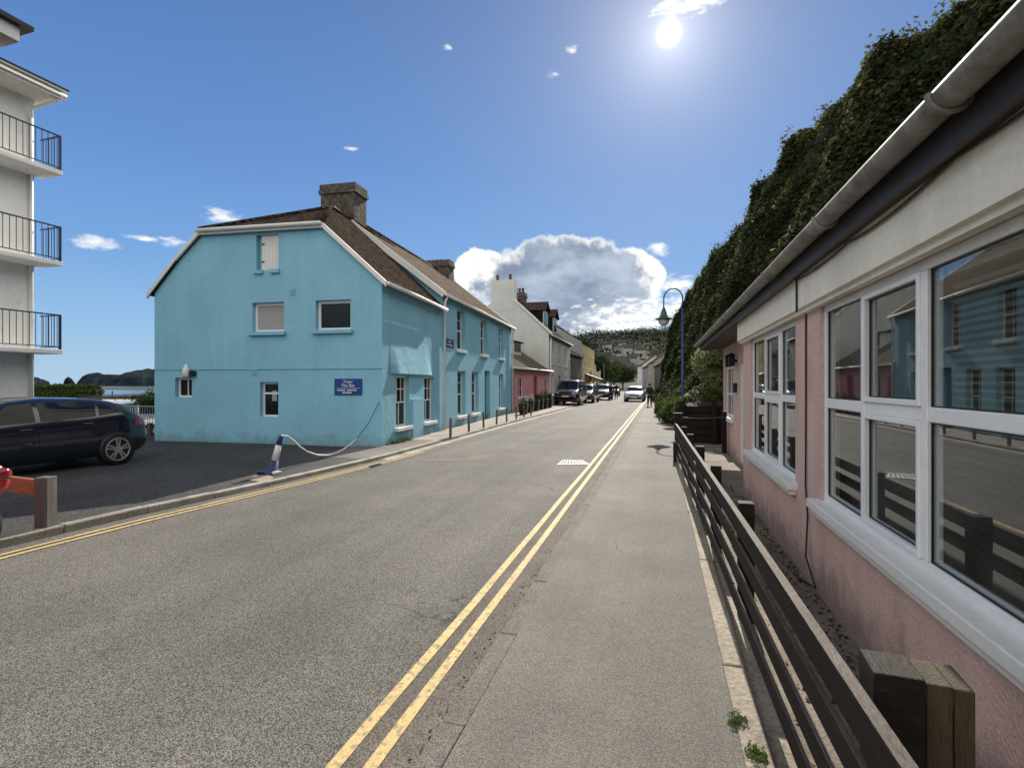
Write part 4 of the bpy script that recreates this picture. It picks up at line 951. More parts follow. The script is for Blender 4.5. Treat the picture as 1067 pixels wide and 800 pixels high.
# ================================================================== PINK BUNGALOW ON THE RIGHT
XW = 1.2; Y0 = 8.27; YE = -5.0
FB = Frame((XW, Y0), (XW, YE)); FR = Frame((1.6, 14.3), (1.6, Y0))
bg_ = thing('pink_bungalow', 'pink roughcast bungalow with large white framed windows and deep eaves', 'house', (XW+2, 3, 0))
ws = lambda y: Y0-y
wf = (ws(7.63), ws(5.25), .70, 2.2); wn_ = (ws(4.49), ws(1.35), .70, 2.2)
wl = MB(); wall_open(wl, FB, 0, FB.L, -.1, 2.52, [wf, wn_], .13)
nr_ = (FR.px(755.5, 405)[0], FR.px(764, 405)[0], .82, 2.02); dd_ = (FR.px(768.5, 405)[0], FR.px(768.5, 405)[0]+.92, -.02, 2.05)
wall_open(wl, FR, 0, FR.L, -.1, 2.6, [nr_, dd_], .12)
wl.quad((1.6, 14.3, -.1), (7, 14.3, -.1), (7, 14.3, 2.6), (1.6, 14.3, 2.6)); wl.quad((XW, Y0, -.1), (1.6, Y0, -.1), (1.6, Y0, 2.5), (XW, Y0, 2.5))
wl.quad((XW, YE, -.1), (7, YE, -.1), (7, YE, 2.6), (XW, YE, 2.6)); wl.quad((7, YE, -.1), (7, 14.3, -.1), (7, 14.3, 2.6), (7, YE, 2.6))
wl.build('wall', 'pinkwall', bg_)
# room behind the glass: floor, back wall, ceiling, partitions
mb = MB(); y0r, y1r = -4.8, 8.1
mb.quad((1.36, y0r, .12), (5.2, y0r, .12), (5.2, y1r, .12), (1.36, y1r, .12)); mb.quad((5.2, y0r, .12), (5.2, y1r, .12), (5.2, y1r, 2.45), (5.2, y0r, 2.45))
mb.quad((1.36, y0r, 2.45), (5.2, y0r, 2.45), (5.2, y1r, 2.45), (1.36, y1r, 2.45)); mb.quad((1.36, y0r, .12), (5.2, y0r, .12), (5.2, y0r, 2.45), (1.36, y0r, 2.45)); mb.quad((1.36, y1r, .12), (5.2, y1r, .12), (5.2, y1r, 2.45), (1.36, y1r, 2.45))
mb.quad((1.36, 4.8, .12), (5.2, 4.8, .12), (5.2, 4.8, 2.45), (1.36, 4.8, 2.45))
mb.build('room', 'room', bg_)
def big_window(h, ms, third_wide=False):
    """timber look frame, mullions at ms, transom, opening sash, blind, glass"""
    a, b, c, d = h; n = -.045; fw = .046; zt = 1.455
    mb = MB(); mb.fbox(FB, a, a+fw, n-.05, n+.02, c, d); mb.fbox(FB, b-fw, b, n-.05, n+.02, c, d)
    mb.fbox(FB, a+fw, b-fw, n-.052, n+.018, c+.003, c+.055); mb.fbox(FB, a+fw, b-fw, n-.052, n+.018, d-.055, d)
    xs = [a]+ms+[b]
    for m in ms: mb.fbox(FB, m-.029, m+.029, n-.048, n+.022, c+.055, d-.055)
    for i, (p, q) in enumerate(zip(xs, xs[1:])):
        pp = p+(fw if i == 0 else .029); qq = q-(fw if i == len(ms) else .029); mb.fbox(FB, pp, qq, n-.046, n+.016, zt-.036, zt+.036)
    o = mb.build('window', 'upvc', bg_, bevel=.006)
    sb = MB()
    for i, (p, q) in enumerate(zip(xs, xs[1:])):
        if i != 1: continue
        pp = p+.029; qq = q-.029
        for z0, z1 in ((c+.055, zt-.036), (zt+.036, d-.055)):
            sb.fbox(FB, pp, pp+.03, n-.03, n+.032, z0, z1); sb.fbox(FB, qq-.03, qq, n-.03, n+.032, z0, z1)
            sb.fbox(FB, pp+.03, qq-.03, n-.031, n+.031, z0, z0+.03); sb.fbox(FB, pp+.03, qq-.03, n-.031, n+.031, z1-.03, z1)
    sb.build('sash', 'upvc', o, bevel=.004)
    g_ = MB()
    for p, q in zip(xs, xs[1:]):
        for z0, z1 in ((c+.03, zt-.02), (zt+.02, d-.03)): g_.quad(FB.p(p+.02, n-.005, z0), FB.p(q-.02, n-.005, z0), FB.p(q-.02, n-.005, z1), FB.p(p+.02, n-.005, z1))
    g_.build('pane', 'glassc', o)
    gk = MB()
    for i, (p, q) in enumerate(zip(xs, xs[1:])):
        pp = p+(fw if i == 0 else .029); qq = q-(fw if i == len(ms) else .029)
        if i == 1: pp += .03; qq -= .03
        for z0, z1 in ((c+.055, zt-.036), (zt+.036, d-.055)):
            if i == 1: z0 += .03; z1 -= .03
            nn = n+.004
            gk.fbox(FB, pp, pp+.007, n-.004, nn, z0, z1); gk.fbox(FB, qq-.007, qq, n-.004, nn, z0, z1); gk.fbox(FB, pp+.007, qq-.007, n-.004, nn, z0, z0+.007); gk.fbox(FB, pp+.007, qq-.007, n-.004, nn, z1-.007, z1)
    gk.build('gasket', 'black', o)
    s_ = MB(); s_.fbox(FB, a-.07, b+.07, n-.03, .085, c-.06, c+.006); s_.fbox(FB, a-.05, b+.05, -.0, .06, c-.105, c-.06); s_.build('sill', 'white', o, bevel=.008)
    return o
w1 = big_window(wf, [ws(6.79), ws(5.96)]); w2 = big_window(wn_, [ws(3.71), ws(2.93)])
def blind(o, a, b, z0, z1, n=-.11):
    mb = MB(); k = int((z1-z0)/.034)
    for i in range(k):
        z = z0+i*.034; mb.add([FB.p(a, n-.012, z), FB.p(b, n-.012, z), FB.p(b, n+.012, z+.014), FB.p(a, n+.012, z+.014)], [[0, 1, 2, 3]])
    mb.fbox(FB, a, b, n-.02, n+.02, z1, z1+.04); mb.build('blind', 'blind', o)
blind(w2, ws(2.86), ws(1.42), .78, 2.1); blind(w2, ws(3.66), ws(2.98), .78, 1.42)
window(FR, nr_, bg_, -.07, rows=((.45, .05),), cols=(.5,), fw=.06, sill=(.07, .09, 'white'))
q = MB(); q.fbox(FR, dd_[0]+.003, dd_[1]-.003, -.1, -.05, dd_[2]+.003, dd_[3]-.003); q.fbox(FR, dd_[0]+.15, dd_[1]-.15, -.05, -.04, 1.1, 1.9); d1 = q.build('door', 'white', bg_)
q = MB(); s = dd_[0]-.1; q.fbox(FR, s-.12, s+.06, .0, .07, 1.42, 1.62); q.build('letter_box', 'black', bg_)
for s in (nr_[1]+.05, dd_[0]-.05):
    q = MB(); q.fbox(FR, s-.06, s+.06, .05, .17, 1.98, 2.2); q.fbox(FR, s-.03, s+.03, .0, .05, 2.06, 2.12); q.lathe([(.05, -.02), (.085, 0), (.02, .06)], FR.p(s, .11, 2.2), 8); q.build('wall_lantern', 'black', bg_)
# cream signboard boxed out over the windows
q = MB(); q.fbox(FB, -.02, FB.L, .0, .08, 2.225, 2.488); q.fbox(FB, -.02, FB.L, .0, .05, 2.19, 2.225); q.build('signboard', 'cream', bg_)
q = MB(); q.fbox(FB, ws(4.86), ws(4.85), .08, .084, 2.23, 2.5); q.build('board_joint', 'black', bg_)
# eaves: sloped soffit, dark fascia, gutter on brackets
q = MB(); q.slab([Vector((1.06, YE-.2, 2.50)), Vector((1.7, YE-.2, 2.52)), Vector((1.7, 14.5, 2.52)), Vector((1.06, 14.5, 2.50))], .02, (0, 1, 0)); q.build('soffit', 'soffit', bg_)
q = MB(); q.box((1.055, (14.5+YE-.2)/2, 2.575), (.025, 14.5-YE+.2, .21)); q.build('fascia', 'fascia', bg_)
q = MB(); k = 24
prof = []
for j in range(13):
    a = PI+PI*j/12; prof.append((.062*math.cos(a), .062*math.sin(a)))
gz0, gz1 = 2.63, 2.61
def gut(y): return gz1+(gz0-gz1)*(y-YE)/(14.6-YE)
vs = []; ysg = list(np.arange(YE-.2, 14.6, .6))+[14.6]
for y in ysg:
    for (dx, dz) in prof: vs.append((.978+dx, y, gut(y)+dz))
    for (dx, dz) in prof[::-1]: vs.append((.978+dx*.93, y, gut(y)+dz*.93+.002))
m_ = 26; fs = [[i*m_+j, i*m_+(j+1) % m_, (i+1)*m_+(j+1) % m_, (i+1)*m_+j] for i in range(len(ysg)-1) for j in range(m_)]
fs += [list(range(m_)), list(range((len(ysg)-1)*m_, len(ysg)*m_))]
q.add(vs, fs); go = q.build('gutter', 'gutterp', bg_, True)
for y in (1.15, 2.15, 3.55, 5.2, 6.9, 8.7, 10.5, 12.3, 14.2, -1):
    q = MB(); q.tube([(.978+.069*math.cos(PI+PI*j/10), y, gut(y)+.069*math.sin(PI+PI*j/10)) for j in range(11)], .012, 6); q.box((1.03, y, gut(y)-.005), (.03, .02, .03))
    q.build('gutter_bracket', 'gutterp', go)
q = MB(); q.slab([Vector((1.0, YE-.25, 2.70)), Vector((1.0, 14.55, 2.70)), Vector((5, 14.55, 4.3)), Vector((5, YE-.25, 4.3))], .05, (0, 1, 0)); q.slab([Vector((5, YE-.25, 4.301)), Vector((5, 14.55, 4.301)), Vector((8, 14.55, 3.0)), Vector((8, YE-.25, 3.0))], .05, (0, 1, 0)); q.build('roof', 'slate', bg_)
# cables
def sag(a, b, d, n=8): a, b = Vector(a), Vector(b); return [a.lerp(b, i/n)-Vector((0, 0, d*4*(i/n)*(1-i/n))) for i in range(n+1)]
q = MB(); q.tube(sag((1.105, 1.2, 2.455), (1.105, 2.4, 2.475), .015)+sag((1.105, 2.45, 2.475), (1.105, 3.6, 2.46), .03)[1:]+sag((1.105, 3.6, 2.46), (1.105, 4.8, 2.465), .02)[1:], .007, 6)
q.tube([(1.105, 4.8, 2.48), (1.11, 4.82, 2.35), (1.11, 4.82, 2.2)], .008, 6); q.build('cable', 'cable', bg_)
q = MB(); q.tube([(1.19, 4.86, 2.2), (1.19, 4.86, 1.4), (1.185, 4.85, .75), (1.188, 4.8, .5), (1.15, 4.7, .2), (1.17, 4.5, .02), (1.1, 4.9, -.01)], .007, 6); q.build('cable', 'cable', bg_)

# ================================================================== POST AND RAIL FENCE
def fx(y): return float(np.interp(y, [-3, 1.38, 12.3], [.60, .55, .36]))
fe = thing('rail_fence', 'dark stained four rail timber fence along the footway', 'fence', (.46, 6, 0))
for k, zt in enumerate((.735, .555, .375, .195)):
    yb = [-2.6, .7, 3.95, 7.2, 10.4, 12.35]
    for a, b in zip(yb, yb[1:]):
        j = [random.uniform(-.006, .006) for _ in range(4)]
        mb = MB(); h = .096 if k else .112; w = .022 if k else .04
        na, nb = a+.003, b-.003
        pts = [(fx(na)-w/2, na, zt-h+j[0]), (fx(na)+w/2, na, zt-h+j[0]), (fx(nb)+w/2, nb, zt-h+j[1]), (fx(nb)-w/2, nb, zt-h+j[1]), (fx(na)-w/2, na, zt+j[0]), (fx(na)+w/2, na, zt+j[0]), (fx(nb)+w/2, nb, zt+j[1]), (fx(nb)-w/2, nb, zt+j[1])]
        mb.hexa(pts); mb.m[1] = 1
        mb.build('rail', ['wood', 'woodtop'], fe, bevel=.004)
for y in (-2.5, .25, 3.9, 5.55, 7.2, 8.85, 10.45):
    mb = MB(); mb.box((fx(y)+.075, y, .33), (.1, .1, .90+random.uniform(-.02, .02)), random.uniform(-.06, .06)); mb.build('post', ['wood'], fe, bevel=.006)
mb = MB(); mb.box((.42, 12.32, .4), (.14, .14, 1.02)); mb.box((.42, 12.32, .925), (.2, .2, .04)); mb.build('post', 'wood', fe, bevel=.006)
mb = MB(); mb.box((.59, 12.25, .38), (.12, .12, .95)); mb.build('post', 'wood', fe, bevel=.006)
mb = MB(); mb.tube([(.32+.0*math.cos(t), 11.2+.17*math.cos(t), .2+.2*math.sin(t)) for t in np.linspace(0, 2*PI, 17)], .03, 8, False)
tag(mb.build('tyre_ring', 'tyre', None, True), 'black rubber ring leaning on the far end of the fence', 'ring')
pp = thing('gate_post', 'stout stained timber gatepost of three bolted baulks beside the fence', 'post', (.75, 1.8, 0))
for i, (x, wd, mt, hz) in enumerate(((.668, .125, 'wood', .765), (.765, .062, 'woodgreen', .755), (.824, .048, 'woodgreen', .75))):
    mb = MB(); mb.box((x, 1.80, hz/2-.03), (wd, .15, hz+.06), R(-4)); mb.build('baulk', [mt], pp, bevel=.005)

# timber retaining wall with handrail past the fence
tw = thing('timber_wall', 'dark horizontal sleeper wall at the end of the bungalow yard', 'wall', (1.3, 15.2, 0))
mb = MB()
for i in range(5): mb.box((1.72, 15.15+random.uniform(-.02, .02), .1+i*.2), (2.3, .16, .185))
mb.build('sleeper', 'wood', tw, bevel=.01)
for x in (.62, 1.45, 2.1): mb = MB(); mb.box((x, 15.0, .55), (.12, .12, 1.2)); mb.build('post', 'wood', tw)
mb = MB(); mb.tube([(.45, 12.4, .82), (1.0, 12.8, .80), (1.55, 13.2, .82)], .012, 6); mb.build('rope', 'woodgrey', tw)
mb = MB(); mb.box((1.5, 13.2, .45), (.1, .1, 1.0)); mb.build('post', 'wood', tw)
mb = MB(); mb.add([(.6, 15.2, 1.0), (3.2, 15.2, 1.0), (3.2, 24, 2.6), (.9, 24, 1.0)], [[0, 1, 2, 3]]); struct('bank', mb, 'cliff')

# ================================================================== IVY CLIFF
def skyp(px, py, X): r = ray(px, py); t = X/r.x; return (r.y*t, X, EYE+r.z*t)
TOP = [(-14, 9.5, 12.5), (4, 9.2, 12.4), skyp(1040, -45, 8.6), skyp(985, 0, 8.0), skyp(925, 48, 7.6), skyp(870, 95, 7.0), skyp(832, 135, 6.5), skyp(800, 158, 5.8), skyp(762, 212, 4.6), skyp(740, 256, 3.6), skyp(722, 281, 2.8), skyp(706, 303, 1.9), (58, .9, 9.2), (60.5, .2, 6.5), (62, -.2, 3.5)]
TOP = sorted(TOP)
ty = [t[0] for t in TOP]; tx = [t[1] for t in TOP]; tz = [t[2] for t in TOP]
FOOT = [(-14, 8.0), (13, 7.6), (15, 5.0), (17, 3.0), (19, 1.9), (22, 1.15), (26, .75), (32, .2), (36, -.12), (42, -.2), (50, -.55), (56, -.75), (62, -1.0)]
fy = [t[0] for t in FOOT]; fxx = [t[1] for t in FOOT]
def cliff_pt(a, h):
    X0 = np.interp(a, fy, fxx); X1 = np.interp(a, ty, tx); Z1 = np.interp(a, ty, tz)
    z = h*Z1
    prof = h**1.15
    X = X0+(X1-X0)*prof
    bulge = fbm(a, z*.9, 21, 5, .42)*.55+fbm(a, z*.35, 31, 3, .9)*.35
    rid = 1-np.abs(fbm(a+.35*z*.3, z*.12, 41, 3, .62))*1.25     # vertical ribs and gullies
    w = np.clip(h*6, .15, 1)
    X = X-(bulge*.72+rid*.9-np.interp(a, [0, 22, 27, 36], [1.2, 1.25, 1.5, 2.1]))*w*np.interp(a, [0, 30, 62], [1.1, 1.0, .75])
    Z = z+.5*fbm(a, z, 51, 5, .8)*np.clip((h-.6)*3, 0, 1)
    return X, a+.25*fbm(a, z, 61, 3, .9), Z
na_, nh_ = 190, 60
aa, hh_ = np.meshgrid(np.linspace(-14, 62, na_), np.linspace(0, 1, nh_))
X, Y, Z = cliff_pt(aa, hh_)
mb = MB(); rows = list(zip(X.ravel(), Y.ravel(), Z.ravel()))
fs = [[j*na_+i, j*na_+i+1, (j+1)*na_+i+1, (j+1)*na_+i] for j in range(nh_-1) for i in range(na_-1)]
b0 = len(rows)
for i in range(na_): rows.append((X[-1, i]+4, Y[-1, i], Z[-1, i]+.5)); rows.append((X[-1, i]+30, Y[-1, i], Z[-1, i]+2.5))
for i in range(na_-1):
    fs.append([(nh_-1)*na_+i, (nh_-1)*na_+i+1, b0+2*(i+1), b0+2*i]); fs.append([b0+2*i, b0+2*i+2, b0+2*i+3, b0+2*i+1])
e = len(rows); rows += [(X[-1, -1]+30, 62, -1)]
fs.append([j*na_+na_-1 for j in range(nh_)]+[b0+2*(na_-1), b0+2*(na_-1)+1, e])
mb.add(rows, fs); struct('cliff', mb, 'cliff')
n = 230000
# denser where it is near enough to be read
a_ = np.concatenate([RNG.uniform(10, 62, int(n*.75)), RNG.uniform(14, 34, int(n*.25))]); h_ = RNG.uniform(0, 1, len(a_))**.85
X, Y, Z = cliff_pt(a_, h_); e_ = .05
X2, Y2, Z2 = cliff_pt(a_+e_, h_); X3, Y3, Z3 = cliff_pt(a_, np.clip(h_+.004, 0, 1.004))
u_ = np.stack([X2-X, Y2-Y, Z2-Z], 1); v_ = np.stack([X3-X, Y3-Y, Z3-Z], 1); nr = np.cross(u_, v_); nr /= np.linalg.norm(nr, axis=1)[:, None]+1e-9
nr[nr[:, 0] > 0] *= -1
clump = fbm(a_, Z, 71, 4, 1.6)
out = np.clip(RNG.normal(.06, .09, len(a_)), -.05, .45)+np.clip(clump, 0, 2)*.22*RNG.uniform(0, 1, len(a_))
P = np.stack([X, Y, Z], 1)+nr*out[:, None]
ok = RNG.uniform(0, 1, len(a_)) < np.clip(.72+clump*.75, .16, 1)
sz = np.where(a_ > 34, .21, .15)*RNG.uniform(.7, 1.35, len(a_))
nr2 = nr*.7+np.array([0, -.15, .55])
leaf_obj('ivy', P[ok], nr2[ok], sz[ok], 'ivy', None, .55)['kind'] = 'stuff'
# tufts and saplings on the rim make the skyline ragged
Pt, Qt = [], []
for i in range(360):
    a = random.uniform(10, 60.5); x, y, z = cliff_pt(np.array([a]), np.array([random.uniform(.95, 1.0)]))
    rr = random.choice((.25, .3, .35, .45, .6)); k = int(190*rr)
    d = RNG.normal(0, 1, (k, 3)); d /= np.linalg.norm(d, axis=1)[:, None]
    Pt.append(np.array([x[0]+random.uniform(-.2, .5), y[0], z[0]-rr*.1])+d*rr*RNG.uniform(.3, 1.1, (k, 1))*np.array([1, 1, random.uniform(.8, 1.6)])); Qt.append(d)
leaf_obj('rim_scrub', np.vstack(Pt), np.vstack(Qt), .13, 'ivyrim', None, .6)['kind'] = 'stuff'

# shrubs at the foot of the cliff
def blobs_at(c, spread, r, k, zr):
    return [((c[0]+random.uniform(-1, 1)*spread[0], c[1]+random.uniform(-1, 1)*spread[1], random.uniform(*zr)), (r*random.uniform(.6, 1.1),)*2+(r*random.uniform(.6, 1.0),)) for _ in range(k)]
shrub('pavement_bush', 'bright green bush spilling over the footway left of the lamp post', blobs_at((.62, 21.5), (.35, 1.6), .5, 9, (.25, .75)), 5200, .10, 'shrubl')
shrub('pavement_bush', 'low green bush at the foot of the ivy further along the footway', blobs_at((.45, 26.5), (.3, 2.2), .5, 9, (.25, .7)), 4200, .11, 'shrubl')
shrub('bank_shrub', 'pale green leafy shrub between the lamp post and the bungalow', blobs_at((2.05, 17.6), (.75, .8), .62, 16, (1.0, 2.9)), 11000, .12, 'shrubp')
shrub('bank_shrub', 'small green shrub hanging over the sleeper wall', blobs_at((1.15, 16.4), (.5, .5), .42, 8, (.75, 1.35)), 3600, .10, 'shrubl')
for (px, py, c) in ((769, 754, 240), (788, 790, 420)):
    p = gp(px, py, 0); n = c; t = RNG.uniform(0, 2*PI, n); rr = RNG.uniform(0, .045, n)
    P = np.stack([p.x+np.cos(t)*rr, p.y+np.sin(t)*rr*1.4, RNG.uniform(0.0, .035, n)], 1); Q = np.stack([np.cos(t), np.sin(t), np.full(n, .6)], 1)
    tag(leaf_obj('weed', P, Q, .022, 'grassl', None, .5, .14), 'tuft of weed on the concrete edging' if px < 780 else 'larger yellowish weed tuft nearest the camera on the edging', 'weed')
for i in range(5):
    p = FE.p(.6+i*.22, .08, .02); n = 60; t = RNG.uniform(0, 2*PI, n)
    Pw = np.stack([p.x+RNG.normal(0, .05, n), p.y+RNG.normal(0, .07, n), RNG.uniform(.02, .10, n)], 1)
    if i == 0: allP = Pw
    else: allP = np.vstack([allP, Pw])
o = leaf_obj('wall_foot_weeds', allP, np.tile([.3, 0, 1], (len(allP), 1)), .05, 'grassl', None, .8); o['kind'] = 'stuff'

n = 900; yy = RNG.uniform(1.2, 9, n); xx = np.where(RNG.uniform(0, 1, n) < .6, XW-np.abs(RNG.normal(0, .10, n))-.02, RNG.uniform(.6, 1.15, n)); xx = np.where(yy > 8.2, xx-.05, xx)
leaf_obj('leaf_litter', np.stack([xx, yy, np.full(n, -.028)], 1), np.tile([0, 0, 1.0], (n, 1)), .03, 'litter', None, .25)['kind'] = 'stuff'
n = 700; yy = RNG.uniform(1.3, 22, n); xx = -.99-np.abs(RNG.normal(0, .05, n))
leaf_obj('gutter_litter', np.stack([xx, yy, np.full(n, -.022)], 1), np.tile([0, 0, 1.0], (n, 1)), .016, 'litter', None, .25)['kind'] = 'stuff'

# ================================================================== STREET LAMP
LX, LY = .84, 19.9
lp = thing('street_lamp', 'blue swan neck street lamp with green hood in front of the ivy', 'street lamp', (LX, LY, 0))
mb = MB(); mb.lathe([(.08, 0), (.08, .9), (.068, .95), (.048, 1.0), (.042, 4.35)], (LX, LY, 0), 14)
for z in (1.6, 2.9, 3.9, 4.25): mb.lathe([(.043, z), (.058, z+.02), (.058, z+.05), (.043, z+.07)], (LX, LY, 0), 12)
mb.build('post', 'lampblue', lp, True)
mb = MB(); cx = LX-.33
mb.tube([(LX, LY, 4.3), (LX, LY, 4.55)]+[(cx+.33*math.cos(t), LY, 4.72+.38*math.sin(t)) for t in np.linspace(.1, PI, 14)]+[(cx-.33, LY, 4.55), (cx-.33, LY, 4.4)], .024, 8); mb.build('swan_neck', 'lampblue', lp, True)
hx_ = LX-.66
mb = MB(); mb.lathe([(.035, 4.42), (.06, 4.36), (.09, 4.25), (.13, 4.12), (.2, 4.03), (.30, 4.0), (.30, 3.975), (.22, 3.985)], (hx_, LY, 0), 18); hd = mb.build('hood', 'lampgreen', lp, True)
mb = MB(); mb.lathe([(.19, 3.98), (.20, 3.92), (.16, 3.82), (.09, 3.75), (.02, 3.73)], (hx_, LY, 0), 16); mb.build('lantern_glass', 'headlight', hd, True)

# ================================================================== APARTMENT BLOCK
KA = ray(35.5, HOR); KA = Vector((KA.x, KA.y, 0)); KA = KA*(16.2/ (KA.y*CY - KA.x*SY))
ad_ = ray(701, HOR); ad_ = Vector((ad_.x, ad_.y, 0)).normalized()
FA = Frame(KA-ad_*14, KA); LA = FA.L
ab = thing('apartment_block', 'cream apartment block with stacked balconies at the left edge', 'apartment block', (KA.x, KA.y, 0))
zt = [FA.px(65, y, .95)[1] for y in (178.5, 273, 364.5)]; ze_ = FA.px(66, 104, .95)[1]
sE = FA.px(65.5, 273, .95)[0]
mb = MB(); mb.hexa([FA.p(0, 0, -.2), FA.p(LA, 0, -.2), FA.p(LA, -11, -.2), FA.p(0, -11, -.2), FA.p(0, 0, ze_+.1), FA.p(LA, 0, ze_+.1), FA.p(LA, -11, ze_+.1), FA.p(0, -11, ze_+.1)])
mb.build('wall', 'aptwall', ab)
for z in zt:
    mb = MB(); mb.fbox(FA, 0, sE, .002, .95, z-.13, z); bal = mb.build('balcony', 'aptwall', ab, bevel=.01)
    mb = MB(); top = z+1.07
    mb.beam(FA.p(0, .9, top), FA.p(sE-.04, .9, top), .045, .035); mb.beam(FA.p(0, .9, z+.09), FA.p(sE-.04, .9, z+.09), .03, .025)
    mb.beam(FA.p(sE-.05, .9, top), FA.p(sE-.05, .02, top), .045, .035); mb.beam(FA.p(sE-.05, .9, z+.09), FA.p(sE-.05, .02, z+.09), .03, .025)
    s = sE-.05
    while s > .3: mb.beam(FA.p(s, .9, z+.09), FA.p(s, .9, top), .014, .014, (1, 0, 0)); s -= .16
    for k in range(1, 7): mb.beam(FA.p(sE-.05, .9-k*.125, z+.09), FA.p(sE-.05, .9-k*.125, top), .014, .014, (1, 0, 0))
    for s in (sE-.05, sE-1.9, sE-3.8, sE-5.7): mb.beam(FA.p(s, .9, z), FA.p(s, .9, top+.02), .06, .05, (1, 0, 0))
    mb.build('railing', 'rail', bal)
    mb = MB()
    for s in (LA-1.2, LA-3.6): mb.fbox(FA, s-.45, s, -.004, .02, z+1.75, z+1.85)
    if True: mb.build('vent', 'black', ab)
mb = MB(); mb.fbox(FA, 0, sE+.02, -11.2, .95, ze_, ze_+.06); mb.fbox(FA, 0, sE+.06, .952, .99, ze_-.03, ze_+.2); mb.fbox(FA, 0, sE+.08, -11.3, 1.06, ze_+.205, ze_+.26)
mb.fbox(FA, 0, sE+.02, -11.2, .95, ze_+.07, ze_+.2); ro = mb.build('roof', 'apttrim', ab)
mb = MB(); mb.fbox(FA, 0, sE+.1, -11.3, 1.08, ze_+.262, ze_+.31); mb.build('roof_edge', 'black', ro)
mb = MB(); mb.tube([FA.p(0, 1.03, ze_+.09), FA.p(sE+.05, 1.03, ze_+.09)], .05, 8); mb.build('gutter', 'apttrim', ro, True)
mb = MB(); mb.tube([FA.p(sE-.05, 1.0, ze_+.05), FA.p(sE-.1, .85, ze_-.08), FA.p(LA-.15, .12, ze_-.35), FA.p(LA-.12, .07, ze_-.6)], .045, 8)
mb.tube([FA.p(LA-.12, .07, ze_-.6), FA.p(LA-.12, .07, 0)], .055, 8); mb.build('drainpipe', 'white', ab, True)
sU, zU = FA.px(20.5, 44, .55)
mb = MB(); mb.fbox(FA, 0, sU, -8, .55, zU, zU+.42); uo = mb.build('upper_roof', 'apttrim', ab)
mb = MB(); mb.fbox(FA, 0, sU+.25, -8, .75, zU+.422, zU+.55); mb.build('roof_edge', 'black', uo)
mb = MB(); mb.fbox(FA, 0, sU-.5, -7.5, -.3, ze_+.3, zU); mb.build('penthouse_wall', 'aptwall', ab)

